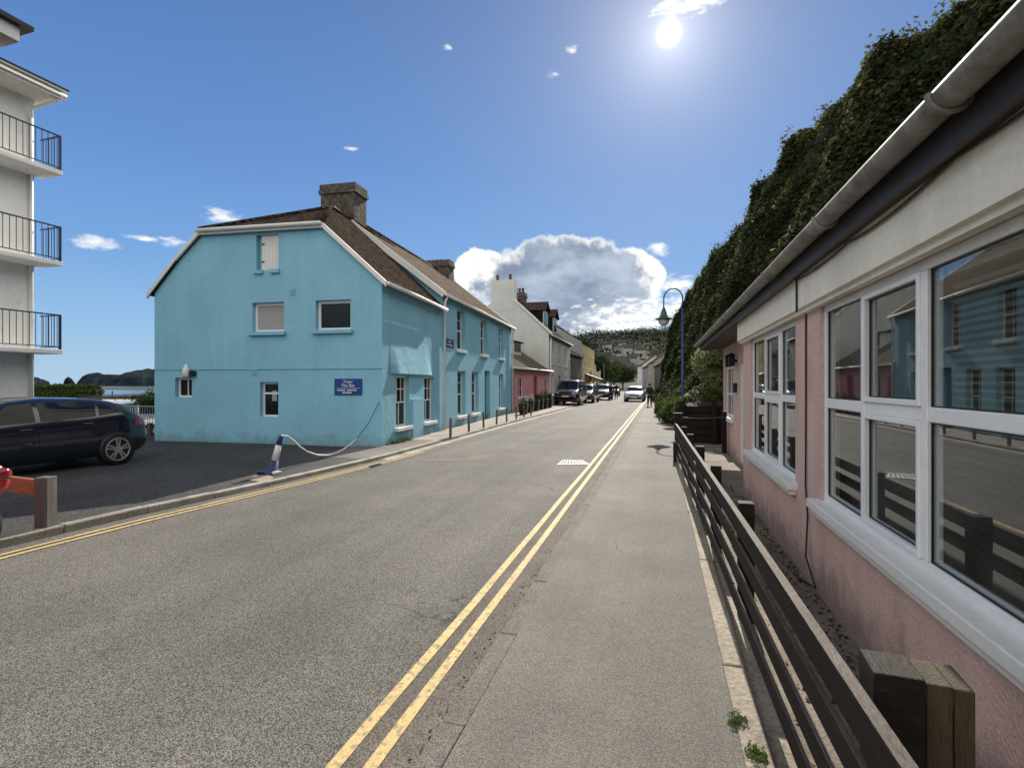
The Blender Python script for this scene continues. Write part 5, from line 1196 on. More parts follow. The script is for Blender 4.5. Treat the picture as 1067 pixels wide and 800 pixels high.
# ================================================================== CARS
def car(name, label, spec, paint, group=None):
    L, Wd, Ht = spec['L'], spec['W'], spec['H']; wr, xf, xr = spec['wr'], spec['xf'], spec['xr']
    t = thing(name, label, spec.get('cat', 'car'), (0, 0, 0), group)
    xs = np.concatenate([[0, .03, .08, .16], np.linspace(.3, L-.3, 26), [L-.16, L-.08, L-.03, L]])
    def pl(tab, x): return float(np.interp(x, [a for a, b in tab], [b for a, b in tab]))
    def sm(tab, x): return (pl(tab, x-.09)+2*pl(tab, x)+pl(tab, x+.09))/4 if .2 < x < L-.2 else pl(tab, x)
    def hwid(x):
        k = 1.0; d = min(x, L-x)
        k = min(1, .80+.20*math.sqrt(min(1, d/.55))); return Wd/2*k
    def sect(x):
        w = hwid(x); zb = spec['zb']+max(0, .12-min(x, L-x)*.5); zt = sm(spec['top'], x); zl = min(sm(spec['belt'], x), zt-.02)
        cab = max(0, min(1, (zt-zl)/.42)); r = w*(.93-.18*cab)
        zm = zb+(zl-zb)*.5
        return [(0, zb), (w*.85, zb), (w*.97, zb+.07), (w*.995, zb+.2), (w, zm), (w*.985, zl-.10), (w*.955, zl), (.5*(w*.955+r)+.02*cab, .5*(zl+zt-.05)), (r, zt-.05*(.4+.6*cab)), (r*.86, zt-.012), (r*.45, zt), (0, zt+.004)]
    rows = [sect(x) for x in xs]; m = len(rows[0]); vs = []; ring = []
    for x, rw in zip(xs, rows):
        y = x-L/2
        vs += [(a, y, z) for a, z in rw]+[(-a, y, z) for a, z in rw[-2:0:-1]]
    k = 2*m-2; n = len(xs)
    fs = [[i*k+j, i*k+(j+1) % k, (i+1)*k+(j+1) % k, (i+1)*k+j] for i in range(n-1) for j in range(k)]+[list(range(k)), list(range((n-1)*k, n*k))]
    body = MB().add(vs, fs).build('body', paint, t, True)
    def hw(x, z):
        rw = sect(x)[4:]; return float(np.interp(z, [q[1] for q in rw], [q[0] for q in rw]))
    for sgn in (1, -1):
        for (a0, b0, a1, b1) in spec['side']:
            q = MB(); g = 5; gx = 8; P = []
            for j in range(g+1):
                w = j/g; xa = a0+(a1-a0)*w; xb = b0+(b1-b0)*w
                for i in range(gx+1):
                    x = xa+(xb-xa)*i/gx; zl = sm(spec['belt'], x)+.035; zt = min(Ht-.10, sm(spec['top'], x)-.075); z = zl+(max(zt, zl+.01)-zl)*w
                    P.append((sgn*(hw(x, z)+.006), x-L/2, z))
            q.add(P, [[j*(gx+1)+i, j*(gx+1)+i+1, (j+1)*(gx+1)+i+1, (j+1)*(gx+1)+i] for j in range(g) for i in range(gx)]); q.build('side_window', 'glassd', t, True)
        q = MB(); x = spec['side'][0][0]+.12; z = sm(spec['belt'], x)+.09
        q.lathe([(.02, -.1), (.07, -.09), (.085, 0), (.07, .1), (.02, .11)], (sgn*(hw(x, z)+.12), x-L/2-.02, z), 10, 'X'); q.build('wing_mirror', paint if isinstance(paint, str) else 'black', t, True)
    for sgn in (1, -1):
        for s_ in spec['side'][:2]:
            x = s_[1]-.16; z = sm(spec['belt'], x)-.09; q = MB(); q.box((sgn*(hw(x, z)+.012), x-L/2, z), (.03, .19, .028)); q.build('door_handle', paint, t, bevel=.008)
            q = MB(); P = []
            for zz in np.linspace(spec['zb']+.16, sm(spec['belt'], s_[1]+.04)+.02, 8): P.append((sgn*(hw(s_[1]+.04, zz)+.001), s_[1]+.04-L/2, zz))
            q.tube(P, .005, 4); q.build('door_seam', 'black', t)
    for nm, (x0, x1), fr in (('windscreen', spec['ws'], .80), ('rear_window', spec['rw'], .78)):
        q = MB(); P = []; gx, gy = 6, 8
        for j in range(gx+1):
            x = x0+(x1-x0)*j/gx; w = sect(x); r = w[8][0]
            for i in range(gy+1):
                yy = (-1+2*i/gy)*r*.93; z = float(np.interp(abs(yy), [w[11][0], w[10][0], w[9][0], w[8][0]], [w[11][1], w[10][1], w[9][1], w[8][1]])); 
                dz = .010; P.append((yy, x-L/2+(-.006 if nm == 'windscreen' else .006), z+dz))
        q.add(P, [[j*(gy+1)+i, j*(gy+1)+i+1, (j+1)*(gy+1)+i+1, (j+1)*(gy+1)+i] for j in range(gx) for i in range(gy)]); q.build(nm, 'glassd', t, True)
    for sgn in (1, -1):
        for x in (xf, xr):
            w = hwid(x)
            q = MB(); q.lathe([(wr*1.07, -.02), (wr*1.07, .003), (.01, .004)] if sgn > 0 else [(.01, -.003), (wr*1.07, -.003), (wr*1.07, .02)], (sgn*w, x-L/2, wr+.01), 28, 'X')
            ah = q.build('wheel_arch', 'black', t, True)
            q = MB(); a, b = (-.2, .012) if sgn > 0 else (-.012, .2)
            pr = [(wr*.70, a), (wr*.9, a), (wr, a+.03), (wr, b-.03), (wr*.93, b), (wr*.70, b)]
            q.lathe(pr, (sgn*w, x-L/2, wr), 32, 'X'); wh_ = q.build('wheel', 'tyre', t, True)
            q = MB(); xo = sgn*(w+.012); R0 = wr*.70
            q.tube([(xo, x-L/2+R0*math.cos(tt), wr+R0*math.sin(tt)) for tt in np.linspace(0, 2*PI, 33)], .014, 6, False)
            for s5 in range(5):
                for da in (-.16, .16):
                    a5 = PI/2+s5*2*PI/5
                    p0 = (xo, x-L/2+.05*math.cos(a5+da*2), wr+.05*math.sin(a5+da*2)); p1 = (xo-sgn*.004, x-L/2+R0*math.cos(a5+da), wr+R0*math.sin(a5+da)); q.beam(p0, p1, .03, .022, (1, 0, 0))
            q.lathe([(.07, -.012), (.07, .012)], (xo, x-L/2, wr), 14, 'X'); q.build('rim', 'alloy', wh_)
        zf = spec['lampz']; w = hwid(.1)
        q = MB(); P = [];
        for i in range(5):
            x = .02+.36*i/4
            for z in (zf-.055-.01*i, zf+.06+.012*i): P.append((sgn*(hw(x, min(z, pl(spec['belt'], x)-.02))+.007) if i else sgn*(hwid(.02)*.62), x-L/2-(.014 if i == 0 else 0), z))
        q.add(P, [[2*i, 2*i+1, 2*i+3, 2*i+2] for i in range(4)]); q.build('headlight', 'headlight', t, True)
        q = MB(); P = []
        for i in range(5):
            x = L-.02-.3*i/4; zz = spec['tailz']
            for z in (zz-.06, zz+.07): P.append((sgn*(hw(x, z)+.007) if i else sgn*hwid(L-.02)*.6, x-L/2+(.014 if i == 0 else 0), z))
        q.add(P, [[2*i, 2*i+1, 2*i+3, 2*i+2] for i in range(4)]); q.build('tail_light', 'taillight', t, True)
    q = MB(); q.box((0, -L/2-.004, spec['lampz']-.25), (.52, .02, .11)); q.build('number_plate', 'plate', t)
    q = MB(); q.box((0, -L/2-.003, spec['lampz']-.06), (Wd*.5, .03, .10)); q.box((0, -L/2+.002, spec['zb']+.12), (Wd*.7, .03, .14)); q.build('grille', 'black', t)
    q = MB(); q.box((0, L/2+.004, spec['tailz']-.08), (.52, .02, .11)); q.build('number_plate', 'plate', t)
    if spec.get('fin'): q = MB(); q.add([(0, spec['fin']-L/2-.12, Ht-.01), (.02, spec['fin']-L/2+.04, Ht-.01), (-.02, spec['fin']-L/2+.04, Ht-.01), (0, spec['fin']-L/2+.05, Ht+.06)], [[0, 1, 3], [0, 3, 2], [1, 2, 3], [0, 2, 1]]); q.build('aerial', 'black', t)
    return t
HATCH = dict(L=4.3, W=1.80, H=1.42, wr=.325, xf=.9, xr=3.60, zb=.2, lampz=.66, tailz=.86, ws=(1.02, 1.78), rw=(3.72, 4.16), fin=3.5,
             top=[(0, .50), (.05, .68), (.15, .76), (.5, .86), (1.0, .95), (1.85, 1.36), (2.4, 1.42), (3.2, 1.39), (3.65, 1.32), (3.95, 1.14), (4.15, .98), (4.25, .90), (4.3, .55)],
             belt=[(0, .48), (.15, .70), (1.0, .88), (3.2, .99), (3.7, 1.06), (4.3, .9)], side=[(1.22, 2.22, 1.86, 2.22), (2.30, 3.22, 2.30, 3.25), (3.28, 3.72, 3.32, 3.42)])
SUV = dict(HATCH, H=1.62, wr=.34, zb=.26, lampz=.78, tailz=1.0, top=[(a, b*1.14) for a, b in HATCH['top']], belt=[(a, b*1.12) for a, b in HATCH['belt']])
VAN = dict(L=4.9, W=1.92, H=1.9, wr=.34, xf=.9, xr=4.0, zb=.24, lampz=.92, tailz=1.1, ws=(.75, 1.55), rw=(4.75, 4.86), cat='van',
           top=[(0, .60), (.04, .9), (.12, 1.02), (.7, 1.16), (1.6, 1.82), (2.2, 1.9), (4.5, 1.88), (4.75, 1.78), (4.88, 1.1), (4.9, .7)],
           belt=[(0, .58), (.12, .95), (.7, 1.08), (4.8, 1.12), (4.9, .7)], side=[(1.05, 2.1, 1.68, 2.1), (2.2, 3.3, 2.2, 3.3), (3.4, 4.5, 3.4, 4.5)])
def place(o, x, y, z, deg): o.location = (x, y, z); o.rotation_euler = (0, 0, R(deg)); return o
nav = car('parked_car', 'dark navy hatchback with alloy wheels parked in shade by the turquoise gable', HATCH, 'navy')
th = R(-5.0); wp = gp(120.5, 484, PZ-.004); lx, ly = .83, HATCH['xr']-HATCH['L']/2
k_ = .94; nav.scale = (k_, k_, k_); place(nav, wp.x-k_*(lx*math.cos(th)-ly*math.sin(th)), wp.y-k_*(lx*math.sin(th)+ly*math.cos(th)), PZ-.004, -5.0)
c2 = car('parked_car', 'silver car on the lower ground behind the navy hatchback by the railing', HATCH, 'silver'); place(c2, -18.9, 14.6, TZ, 70)
van = car('parked_van', 'black people carrier van parked facing us beside the white house', VAN, 'blackcar'); place(van, -6.55, 40.2, PZ, -1)
c3 = car('parked_car', 'dark estate car parked just behind the black van', SUV, 'blackcar'); place(c3, -6.2, 46.2, RZ, -2)
c4 = car('parked_car', 'black car parked outside the yellow house', SUV, 'blackcar'); place(c4, -5.6, 54.5, RZ, 0)
c5 = car('parked_car', 'furthest dark car parked at the bend on the left', HATCH, 'blackcar'); place(c5, -5.2+bx(74), 74, RZ, 5)
c6 = car('moving_car', 'silver car coming towards us on the road', HATCH, 'silver'); place(c6, -2.15, 50.5, RZ, -1)
c7 = car('moving_car', 'dark car following behind the silver car', HATCH, 'greycar'); place(c7, -2.6+bx(66), 66, RZ, 2)

# red scooter whose tail just shows at the left edge, behind it the low rail
sx_, sy_ = -5.92, 3.4
st = thing('motor_scooter', 'glossy red scooter tail at the left edge beside the low timber rail', 'scooter', (sx_-.75, sy_, 0))
o_ = Vector((sx_, sy_, PZ))
def spt(x, y, z): return o_+Vector((-x, y, z))
mb = MB(); mb.tube([spt(.02, 0, .66), spt(.10, 0, .64), spt(.3, 0, .58), (spt(.6, 0, .48)), spt(.75, 0, .36), spt(.95, 0, .30), spt(1.1, 0, .34)], [.03, .10, .15, .17, .14, .13, .08], 14)
mb.tube([spt(1.12, 0, .30), spt(1.2, 0, .55), spt(1.3, 0, .82), spt(1.34, 0, .95)], [.1, .14, .11, .05], 12); mb.build('body', 'redpaint', st, True)
mb = MB(); mb.tube([spt(.12, 0, .74), spt(.35, 0, .72), spt(.65, 0, .69), spt(.8, 0, .66)], [.06, .10, .11, .05], 12); mb.build('saddle', 'black', st, True)
mb = MB(); mb.lathe([(.02, -.03), (.06, -.02), (.06, .02), (.02, .03)], spt(.03, 0, .72), 12, 'X'); mb.build('tail_light', 'taillight', st, True)
for x in (.32, 1.38):
    mb = MB(); mb.tube([spt(x+.19*math.cos(t), 0, .23+.19*math.sin(t)) for t in np.linspace(0, 2*PI, 25)], .045, 8, False); ww = mb.build('wheel', 'tyre', st, True)
    mb = MB(); mb.tube([spt(x+.13*math.cos(t), 0, .23+.13*math.sin(t)) for t in np.linspace(0, 2*PI, 21)], .022, 6, False); mb.tube([spt(x, -.05, .23), spt(x, .05, .23)], .05, 10)
    for k in range(5): a = k*2*PI/5; mb.beam(spt(x, 0, .23), spt(x+.13*math.cos(a), 0, .23+.13*math.sin(a)), .02, .02, (0, 1, 0))
    mb.build('rim', 'chrome', ww, True)
mb = MB(); mb.tube([spt(1.30, -.3, 1.0), spt(1.34, 0, .98), spt(1.30, .3, 1.0)], .016, 8); mb.tube([spt(1.34, 0, .98), spt(1.38, 0, .4)], .03, 8); mb.build('handlebar', 'chrome', st, True)
mb = MB(); mb.tube([spt(.28, -.16, .25), spt(.05, -.17, .33)], .045, 10); mb.build('exhaust', 'chrome', st, True)
# low knee rail
kr_ = thing('knee_rail', 'weathered grey post with low orange brown rail at the forecourt edge', 'fence', (-6.5, 4.05, 0))
kp = gp(41, 553, PZ); mb = MB(); mb.box((kp.x, kp.y+.06, .27), (.135, .135, .66), R(15)); mb.build('post', 'woodgrey', kr_, bevel=.01)
mb = MB(); mb.beam((kp.x-.06, kp.y+.08, .47), (kp.x-2.4, kp.y+.34, .47), .07, .17); mb.build('rail', 'woodorange', kr_, bevel=.006)
mb = MB(); mb.box((kp.x-2.4, kp.y+.36, .27), (.135, .135, .66), R(8)); mb.build('post', 'woodgrey', kr_, bevel=.01)

# blue and white stanchion with its rope
bs_ = gp(283, 493, PZ); tp = Vector((bs_.x+.16, bs_.y+.05, .70))
cn = thing('rope_stanchion', 'leaning blue and white plastic post on a blue foot holding a rope', 'post', (bs_.x, bs_.y, PZ))
ax = lambda f: Vector((bs_.x, bs_.y, PZ)).lerp(tp, f)
mb = MB(); mb.tube([ax(.0), ax(.06), ax(.1), ax(.35)], [.17, .15, .09, .062], 14); mb.build('foot', 'coneblue', cn, True)
mb = MB(); mb.box((bs_.x-.12, bs_.y, PZ+.02), (.24, .2, .035), R(20)); mb.build('base', 'black', cn, bevel=.01)
mb = MB(); mb.box((bs_.x+.15, bs_.y-.05, PZ+.025), (.1, .14, .05), R(-20)); mb.build('weight', 'conewhite', cn, bevel=.01)
mb = MB(); mb.tube([ax(.35), ax(.75)], [.063, .05], 14); mb.build('band', 'conewhite', cn, True)
mb = MB(); mb.tube([ax(.75), ax(.97), ax(1.0)], [.051, .04, .02], 14); mb.build('cap', 'coneblue', cn, True)
sA, zA_ = FG.px(395.5, 419); pe = FG.p(sA, .03, zA_)
def rope_px(px, py, f): r = ray(px, py); d0 = tp.y*CY-tp.x*SY; d1 = pe.y*CY-pe.x*SY; d = d0+(d1-d0)*f; r = r*(d/F_PX); return Vector((r.x, r.y, EYE+r.z))
pts = [tp+Vector((0, 0, .0))]+[rope_px(x, y, f) for x, y, f in ((300, 454.5, .03), (306, 459, .1), (312, 465, .18), (320, 470.5, .28), (330, 473.8, .38), (341, 474.3, .48), (350, 472, .57), (358, 468, .66), (366, 462, .74), (372, 457, .8))]
mb = MB(); mb.tube(pts, .016, 8); rp = mb.build('rope', 'rope', None, True); tag(rp, 'white rope sagging from the leaning post towards the turquoise gable', 'rope')
mb = MB(); mb.tube([pts[-1], rope_px(384, 441, .9), pe], .009, 6); mb.build('thin_cord', 'cable', rp, True)

# bollard stakes on the pavement
GB = 'stakes along the pavement edge'
wherel = ['nearest the drainpipe on the turquoise front', 'second from the drainpipe, under a lower window', 'third along, beside the teal door', 'fourth along, past the teal door', 'fifth along, before the end of the turquoise house', 'sixth along, where pink cottage begins', 'seventh along, in front of the pink cottage', 'last and farthest, among the plant pots']
st0 = thing('pavement_stake', 'thin brown stake '+wherel[0], 'stake', (0, 0, 0), GB)
mb = MB(); mb.box((0, 0, .26), (.07, .07, .6)); mb.add([(-.035, -.035, .561), (.035, -.035, .561), (.035, .035, .561), (-.035, .035, .561), (0, 0, .585)], [[0, 1, 4], [1, 2, 4], [2, 3, 4], [3, 0, 4]]); mb.build('shaft', 'boll', st0)
for i, (px, py) in enumerate(((469.3, 456), (488.6, 450), (504, 446), (517.4, 442.2), (528, 439.6), (538, 437), (546, 434.8), (553.3, 433))):
    o = st0 if i == 0 else copy_tree(st0); p = gp(px, py, PZ); o.location = (p.x, p.y, PZ); o['label'] = 'thin brown stake '+wherel[i]; o.rotation_euler = (R(random.uniform(-2, 2)), R(random.uniform(-2, 2)), R(15))
# plant pots
GP_ = 'tall dark planters before the pink cottage'
pl_ = [(545.5, 431.6, .56, 'flower', 'with pale flowers, nearest the turquoise house'), (552.3, 429.4, .58, 'flower', 'with pale flowers, second from the turquoise house'), (558, 428, .62, 'treel', 'with clipped dark foliage'), (562.8, 426.7, .62, 'shrubl', 'with tall spiky green leaves'), (567.3, 425.7, .6, 'shrubl', 'with bushy yellowish leaves'), (572, 424.6, .6, 'treel', 'nearest the black van')]
for px, py, h, mtl, lb in pl_:
    p = gp(px, py, PZ); t = thing('planter', 'tall dark planter '+lb, 'planter', (p.x, p.y, PZ), GP_)
    mb = MB(); a, b = .17, .23; mb.hexa([(p.x+sx*a, p.y+sy*a, PZ) for sx, sy in ((-1, -1), (1, -1), (1, 1), (-1, 1))]+[(p.x+sx*b, p.y+sy*b, PZ+h) for sx, sy in ((-1, -1), (1, -1), (1, 1), (-1, 1))]); mb.build('pot', 'black', t)
    P, Q = blob_leaves([((p.x, p.y, PZ+h+.12), (.26, .26, .2)), ((p.x+.08, p.y, PZ+h+.22), (.16, .16, .2 if mtl != 'shrubl' else .38))], 420, .4)
    k = len(P)//2 if mtl == 'flower' else len(P)
    leaf_obj('plant', P[:k], Q[:k], .07, 'shrubl' if mtl == 'flower' else mtl, t)
    if mtl == 'flower': leaf_obj('blossom', P[k:]+Q[k:]*.03, Q[k:], .06, 'flower', t)

# railing, hedge and shrub towards the beach
rl = thing('metal_railing', 'pale metal railing between the turquoise gable and the parked cars', 'railing', (-16, 12.6, 0))
a, b = Vector((-13.7, 12.1, PZ)), Vector((-19.5, 12.9, PZ)); mb = MB()
for z in (.88, .12): mb.tube([a+Vector((0, 0, z)), b+Vector((0, 0, z))], .022, 8)
k = 48
for i in range(k+1): p = a.lerp(b, i/k); mb.tube([p+Vector((0, 0, .12)), p+Vector((0, 0, .88))], .008, 5)
mb.build('rails', 'galv', rl, True)
for i in range(4): p = a.lerp(b, i/3); mb = MB(); mb.tube([p, p+Vector((0, 0, .92))], .03, 8); mb.build('post', 'galv', rl, True)
mb = MB(); p = gp(151.5, 454, PZ); mb.box((p.x, p.y+.15, .2), (.12, .12, .42)); tag(mb.build('timber_stump', 'boll', bevel=.01), 'short brown timber stump at the foot of the pale railing', 'stump')
hg = thing('clipped_hedge', 'clipped box hedge in front of the sea beside the apartment block', 'hedge', (-26, 17.5, TZ))
h0, h1 = ray(30, HOR), ray(80, HOR); dpt = 24.0
def atd(r, d): r = r*(d/F_PX); return Vector((r.x, r.y, 0))
pa, pb = atd(h0, dpt), atd(h1, dpt); n = 9000; f = RNG.uniform(-.02, 1.02, n); dd2 = RNG.uniform(0, 1, n)
zz = RNG.uniform(TZ+.1, 1.48, n); face = RNG.integers(0, 2, n)
bk = Vector((-SY, CY, 0)); P = np.array([[pa.x, pa.y, 0]])+f[:, None]*np.array([[pb.x-pa.x, pb.y-pa.y, 0]])+np.array([[bk.x, bk.y, 0]])*(np.where(face == 0, RNG.uniform(0, .12, n), RNG.uniform(0, 1.6, n)))[:, None]
P[:, 2] = np.where(face == 0, zz, 1.45+RNG.normal(0, .05, n)); rc = np.clip((np.abs(f-.5)-.42)/.08, 0, 1); P[:, 2] -= np.where(face == 1, rc*.25, 0)
Q = np.where(face[:, None] == 0, np.array([[SY, -CY, .3]]), np.array([[0, 0, 1.0]]))
leaf_obj('foliage', P, Q, .12, 'treel', hg, .6)
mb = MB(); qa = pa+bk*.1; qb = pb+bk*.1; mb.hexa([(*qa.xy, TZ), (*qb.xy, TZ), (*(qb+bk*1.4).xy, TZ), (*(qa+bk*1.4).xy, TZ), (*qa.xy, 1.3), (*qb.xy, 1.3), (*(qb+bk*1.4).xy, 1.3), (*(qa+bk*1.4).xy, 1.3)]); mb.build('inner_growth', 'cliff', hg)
sp_ = atd(ray(153, HOR), 19.5)
tS = shrub('garden_shrub', 'dark shrub against the sea at the corner of the turquoise gable', [((sp_.x+dx, sp_.y+dy, z), (.55, .55, .5)) for dx, dy, z in ((0, 0, .75), (-.4, .1, .6), (.4, 0, .95), (.2, 0, .2), (-.2, 0, .0), (.9, .2, .9))], 3800, .11, 'treel')

# trees behind the left houses and at the end of the street
for (px, d, h, r, lb) in ((622, 96, 7, 3.2, 'dark leafy tree beyond the yellow house'), (631, 120, 8, 3.6, 'dark tree at the end of the street beside the slender pole'), (640, 140, 7.5, 3.4, 'green tree in the middle of the street end'), (649, 132, 6.5, 3, 'small dark tree left of the far right row'), (616, 140, 9, 4, 'tall dark tree rising behind the far left cottages')):
    p = hill_at(px, d); tree('street_end_tree', lb, p.x, p.y, -.1, h, r, 3200, .38, 'treel', 'trees at the street end')
p = hill_at(629.4, 70); mb = MB(); mb.tube([(p.x, p.y, 0), (p.x, p.y, 4.3)], [.08, .05], 8); tag(mb.build('slender_pole', 'woodgrey', None, True), 'slender pale pole standing by the parked cars down the street', 'pole')
# flags outside the shops
for i, (px, m_) in enumerate(((617, 'flag1'), (621.5, 'flag2'), (625.5, 'flag2'))):
    r = ray(px, HOR); r = atd(r, 60); t = thing('flag', ['salmon pink flag outside the yellow house', 'cream flag between two others down the street', 'pale flag furthest right outside the shops'][i], 'flag', (r.x, r.y, 0))
    mb = MB(); mb.tube([(r.x, r.y, 0), (r.x, r.y, 3.2)], .025, 6); mb.build('pole', 'white', t)
    mb = MB(); P = []
    for j in range(8):
        z = 3.15-j*.17
        for k in range(5): P.append((r.x-.02-.14*k*(1 if j < 6 else .8), r.y+.05*math.sin(k*1.3+j*.6), z-.09*k))
    mb.add(P, [[j*5+k, j*5+k+1, (j+1)*5+k+1, (j+1)*5+k] for j in range(7) for k in range(4)]); f_ = mb.build('cloth', m_, t, True); sd_ = f_.modifiers.new('thick', 'SOLIDIFY'); sd_.thickness = .012
FAw = Frame((-7.78, 56.5), (-7.86, 61)); aw = thing('shop_awning', 'blue grey sloping awning in front of the yellow house', 'awning', FAw.p(2.2, .5, 2.3))
mb = MB(); mb.slab([FAw.p(0, 1.7, 2.15), FAw.p(4.4, 1.7, 2.15), FAw.p(4.4, .05, 2.75), FAw.p(0, .05, 2.75)], .05, FAw.d); mb.build('canopy', 'awn', aw)
for s in (.1, 4.3): mb = MB(); mb.tube([FAw.p(s, 1.65, 0), FAw.p(s, 1.65, 2.15)], .03, 8); mb.build('leg', 'black', aw)

# ================================================================== PEOPLE
def skin_mesh(name, verts, edges, m, parent, sub=2):
    bm = bmesh.new(); ly = bm.verts.layers.skin.verify(); vv = []
    for i, (p, r) in enumerate(verts):
        v = bm.verts.new(p); v[ly].radius = (r, r) if not isinstance(r, tuple) else r; v[ly].use_root = (i == 0); vv.append(v)
    for a, b in edges: bm.edges.new((vv[a], vv[b]))
    me = bpy.data.meshes.new(name); bm.to_mesh(me); bm.free(); me.materials.append(M[m])
    o = bpy.data.objects.new(name, me); COL.objects.link(o); o.parent = parent
    o.modifiers.new('skin', 'SKIN').use_smooth_shade = True; s = o.modifiers.new('sub', 'SUBSURF'); s.levels = sub; s.render_levels = sub
    return o
def person(label, h=1.7, step=.28, jacket='cloth', trousers='cloth2', hair='hair', group=None):
    k = h/1.7; t = thing('person', label, 'person', (0, 0, 0), group); S = lambda *p: tuple(c*k for c in p)
    # one continuous body: pelvis, spine, neck, head, arms, legs, feet
    V = [(S(0, 0, .93), .12*k), (S(0, .01, 1.12), .115*k), (S(0, .0, 1.32), .13*k), (S(0, 0, 1.44), .07*k), (S(0, -.01, 1.50), .05*k), (S(0, -.02, 1.57), .078*k), (S(0, -.02, 1.655), .065*k),
         (S(.16, 0, 1.38), .055*k), (S(.23, .05, 1.13), .043*k), (S(.24, -.06, .90), .033*k), (S(.24, -.09, .82), .036*k),
         (S(-.16, 0, 1.38), .055*k), (S(-.23, -.02, 1.13), .043*k), (S(-.24, -.16, .92), .033*k), (S(-.24, -.2, .85), .036*k),
         (S(.09, -step*.3, .72), .085*k), (S(.09, -step*.55, .48), .06*k), (S(.09, -step, .09), .042*k), (S(.09, -step-.16, .035), .035*k),
         (S(-.09, step*.25, .72), .085*k), (S(-.09, step*.4, .48), .06*k), (S(-.09, step, .11), .042*k), (S(-.09, step-.14, .035), .035*k)]
    E = [(0, 1), (1, 2), (2, 3), (3, 4), (4, 5), (5, 6), (2, 7), (7, 8), (8, 9), (9, 10), (2, 11), (11, 12), (12, 13), (13, 14), (0, 15), (15, 16), (16, 17), (17, 18), (0, 19), (19, 20), (20, 21), (21, 22)]
    skin_mesh('body', V, E, 'skin', t)
    up = 1.4
    J = [((0, 0, .86*k), .16*k), (V[0][0], .165*k)]+[(V[i][0], V[i][1]*up) for i in (1, 2)]+[(S(0, 0, 1.43), .085*k)]+[(V[i][0], V[i][1]*1.3) for i in (7, 8, 9, 11, 12, 13)]
    skin_mesh('jacket', J, [(0, 1), (1, 2), (2, 3), (3, 4), (3, 5), (5, 6), (6, 7), (3, 8), (8, 9), (9, 10)], jacket, t)
    T = [(V[0][0], .135*k)]+[(V[i][0], V[i][1]*1.25) for i in (15, 16, 17, 19, 20, 21)]
    skin_mesh('trousers', T, [(0, 1), (1, 2), (2, 3), (0, 4), (4, 5), (5, 6)], trousers, t)
    for i in (17, 21):
        a, b = Vector(V[i][0]), Vector(V[i+1][0]); skin_mesh('shoe', [((a.x, a.y+.03, .04*k), .045*k), ((b.x, b.y, .035*k), .04*k)], [(0, 1)], 'black', t, 1)
    hm = MB(); hm.lathe([(.02, .10), (.06, .09), (.088, .05), (.094, 0), (.088, -.04)], S(0, .0, 1.625), 12); o = hm.build('hair', hair, t, True)
    return t
p1 = person('person in dark clothes walking along the footway beside the ivy', 1.62); place(p1, -.62, 38.2, 0, 8)
p2 = person('person in dark coat walking beside the black parked cars', 1.66, .22); place(p2, -4.6, 53.0, RZ, 190)
p3 = person('person with white cap further down beside the parked cars', 1.7, .2, 'cloth', 'cloth2', 'paleh'); place(p3, -4.55, 59.0, RZ, 10)
for i, (px, py, lb) in enumerate(((130, 417.0, 'left one of two tiny figures standing together on the beach'), (134.5, 417.0, 'right one of two tiny figures standing together on the beach'), (117, 411.8, 'lone tiny figure at the water edge on the beach'))):
    q = gp(px, py, -2.75); pp_ = person(lb, 1.7, .15, 'cloth' if i != 1 else 'cloth3', group='people on the beach'); place(pp_, q.x, q.y, -2.78, 40*i)

# ================================================================== CAMERA, SUN, SKY
cam = bpy.data.cameras.new('camera'); co = bpy.data.objects.new('camera', cam); COL.objects.link(co)
co.location = (0, 0, EYE); co.rotation_euler = (PI/2, 0, YAW); cam.sensor_width = 36; cam.sensor_fit = 'HORIZONTAL'; cam.lens = 36*F_PX/W_PX
cam.clip_start = .05; cam.clip_end = 60000
sc.camera = co
sun = bpy.data.lights.new('sun', 'SUN'); so = bpy.data.objects.new('sun', sun); COL.objects.link(so)
sun.energy = 5.0; LAMP_DIR = Matrix.Rotation(R(-.6), 3, 'Z') @ SUN_DIR; sun.angle = R(.53); sun.color = (1, .93, .82)
so.rotation_euler = LAMP_DIR.to_track_quat('Z', 'Y').to_euler(); so.location = (0, 0, 40)
SUN_EL = math.asin(SUN_DIR.z); SUN_AZ = math.atan2(SUN_DIR.x, SUN_DIR.y)
w = bpy.data.worlds.new('World'); sc.world = w; w.use_nodes = True
nt = w.node_tree; L = nt.links; bg = nt.nodes['Background']
sk = N(nt, 'ShaderNodeTexSky', sky_type='NISHITA'); sk.sun_disc = False; sk.sun_elevation = SUN_EL; sk.sun_rotation = SUN_AZ
sk.altitude = 0; sk.air_density = 1.0; sk.dust_density = .35; sk.ozone_density = 2.2
bg.inputs['Strength'].default_value = .15; SHO = .25; TINT = (1.0, 1.0, 1.0); CLOUD_STR = .84; EXPO = .42; FILLCL = .7
SKY_OUT = sk.outputs[0]
tc = N(nt, 'ShaderNodeTexCoord'); DIR = tc.outputs['Generated']
sp = N(nt, 'ShaderNodeSeparateXYZ'); L.new(DIR, sp.inputs[0])
def math_(op, a, b=None, c=None, clamp=False):
    n = N(nt, 'ShaderNodeMath', operation=op); n.use_clamp = clamp
    for i, x in enumerate((a, b, c)):
        if x is None: continue
        if isinstance(x, (int, float)): n.inputs[i].default_value = x
        else: L.new(x, n.inputs[i])
    return n.outputs[0]
AZ = math_('ARCTAN2', sp.outputs[0], sp.outputs[1]); EL = math_('ARCSINE', sp.outputs[2])
cmb = N(nt, 'ShaderNodeCombineXYZ'); L.new(AZ, cmb.inputs[0]); L.new(EL, cmb.inputs[1]); 
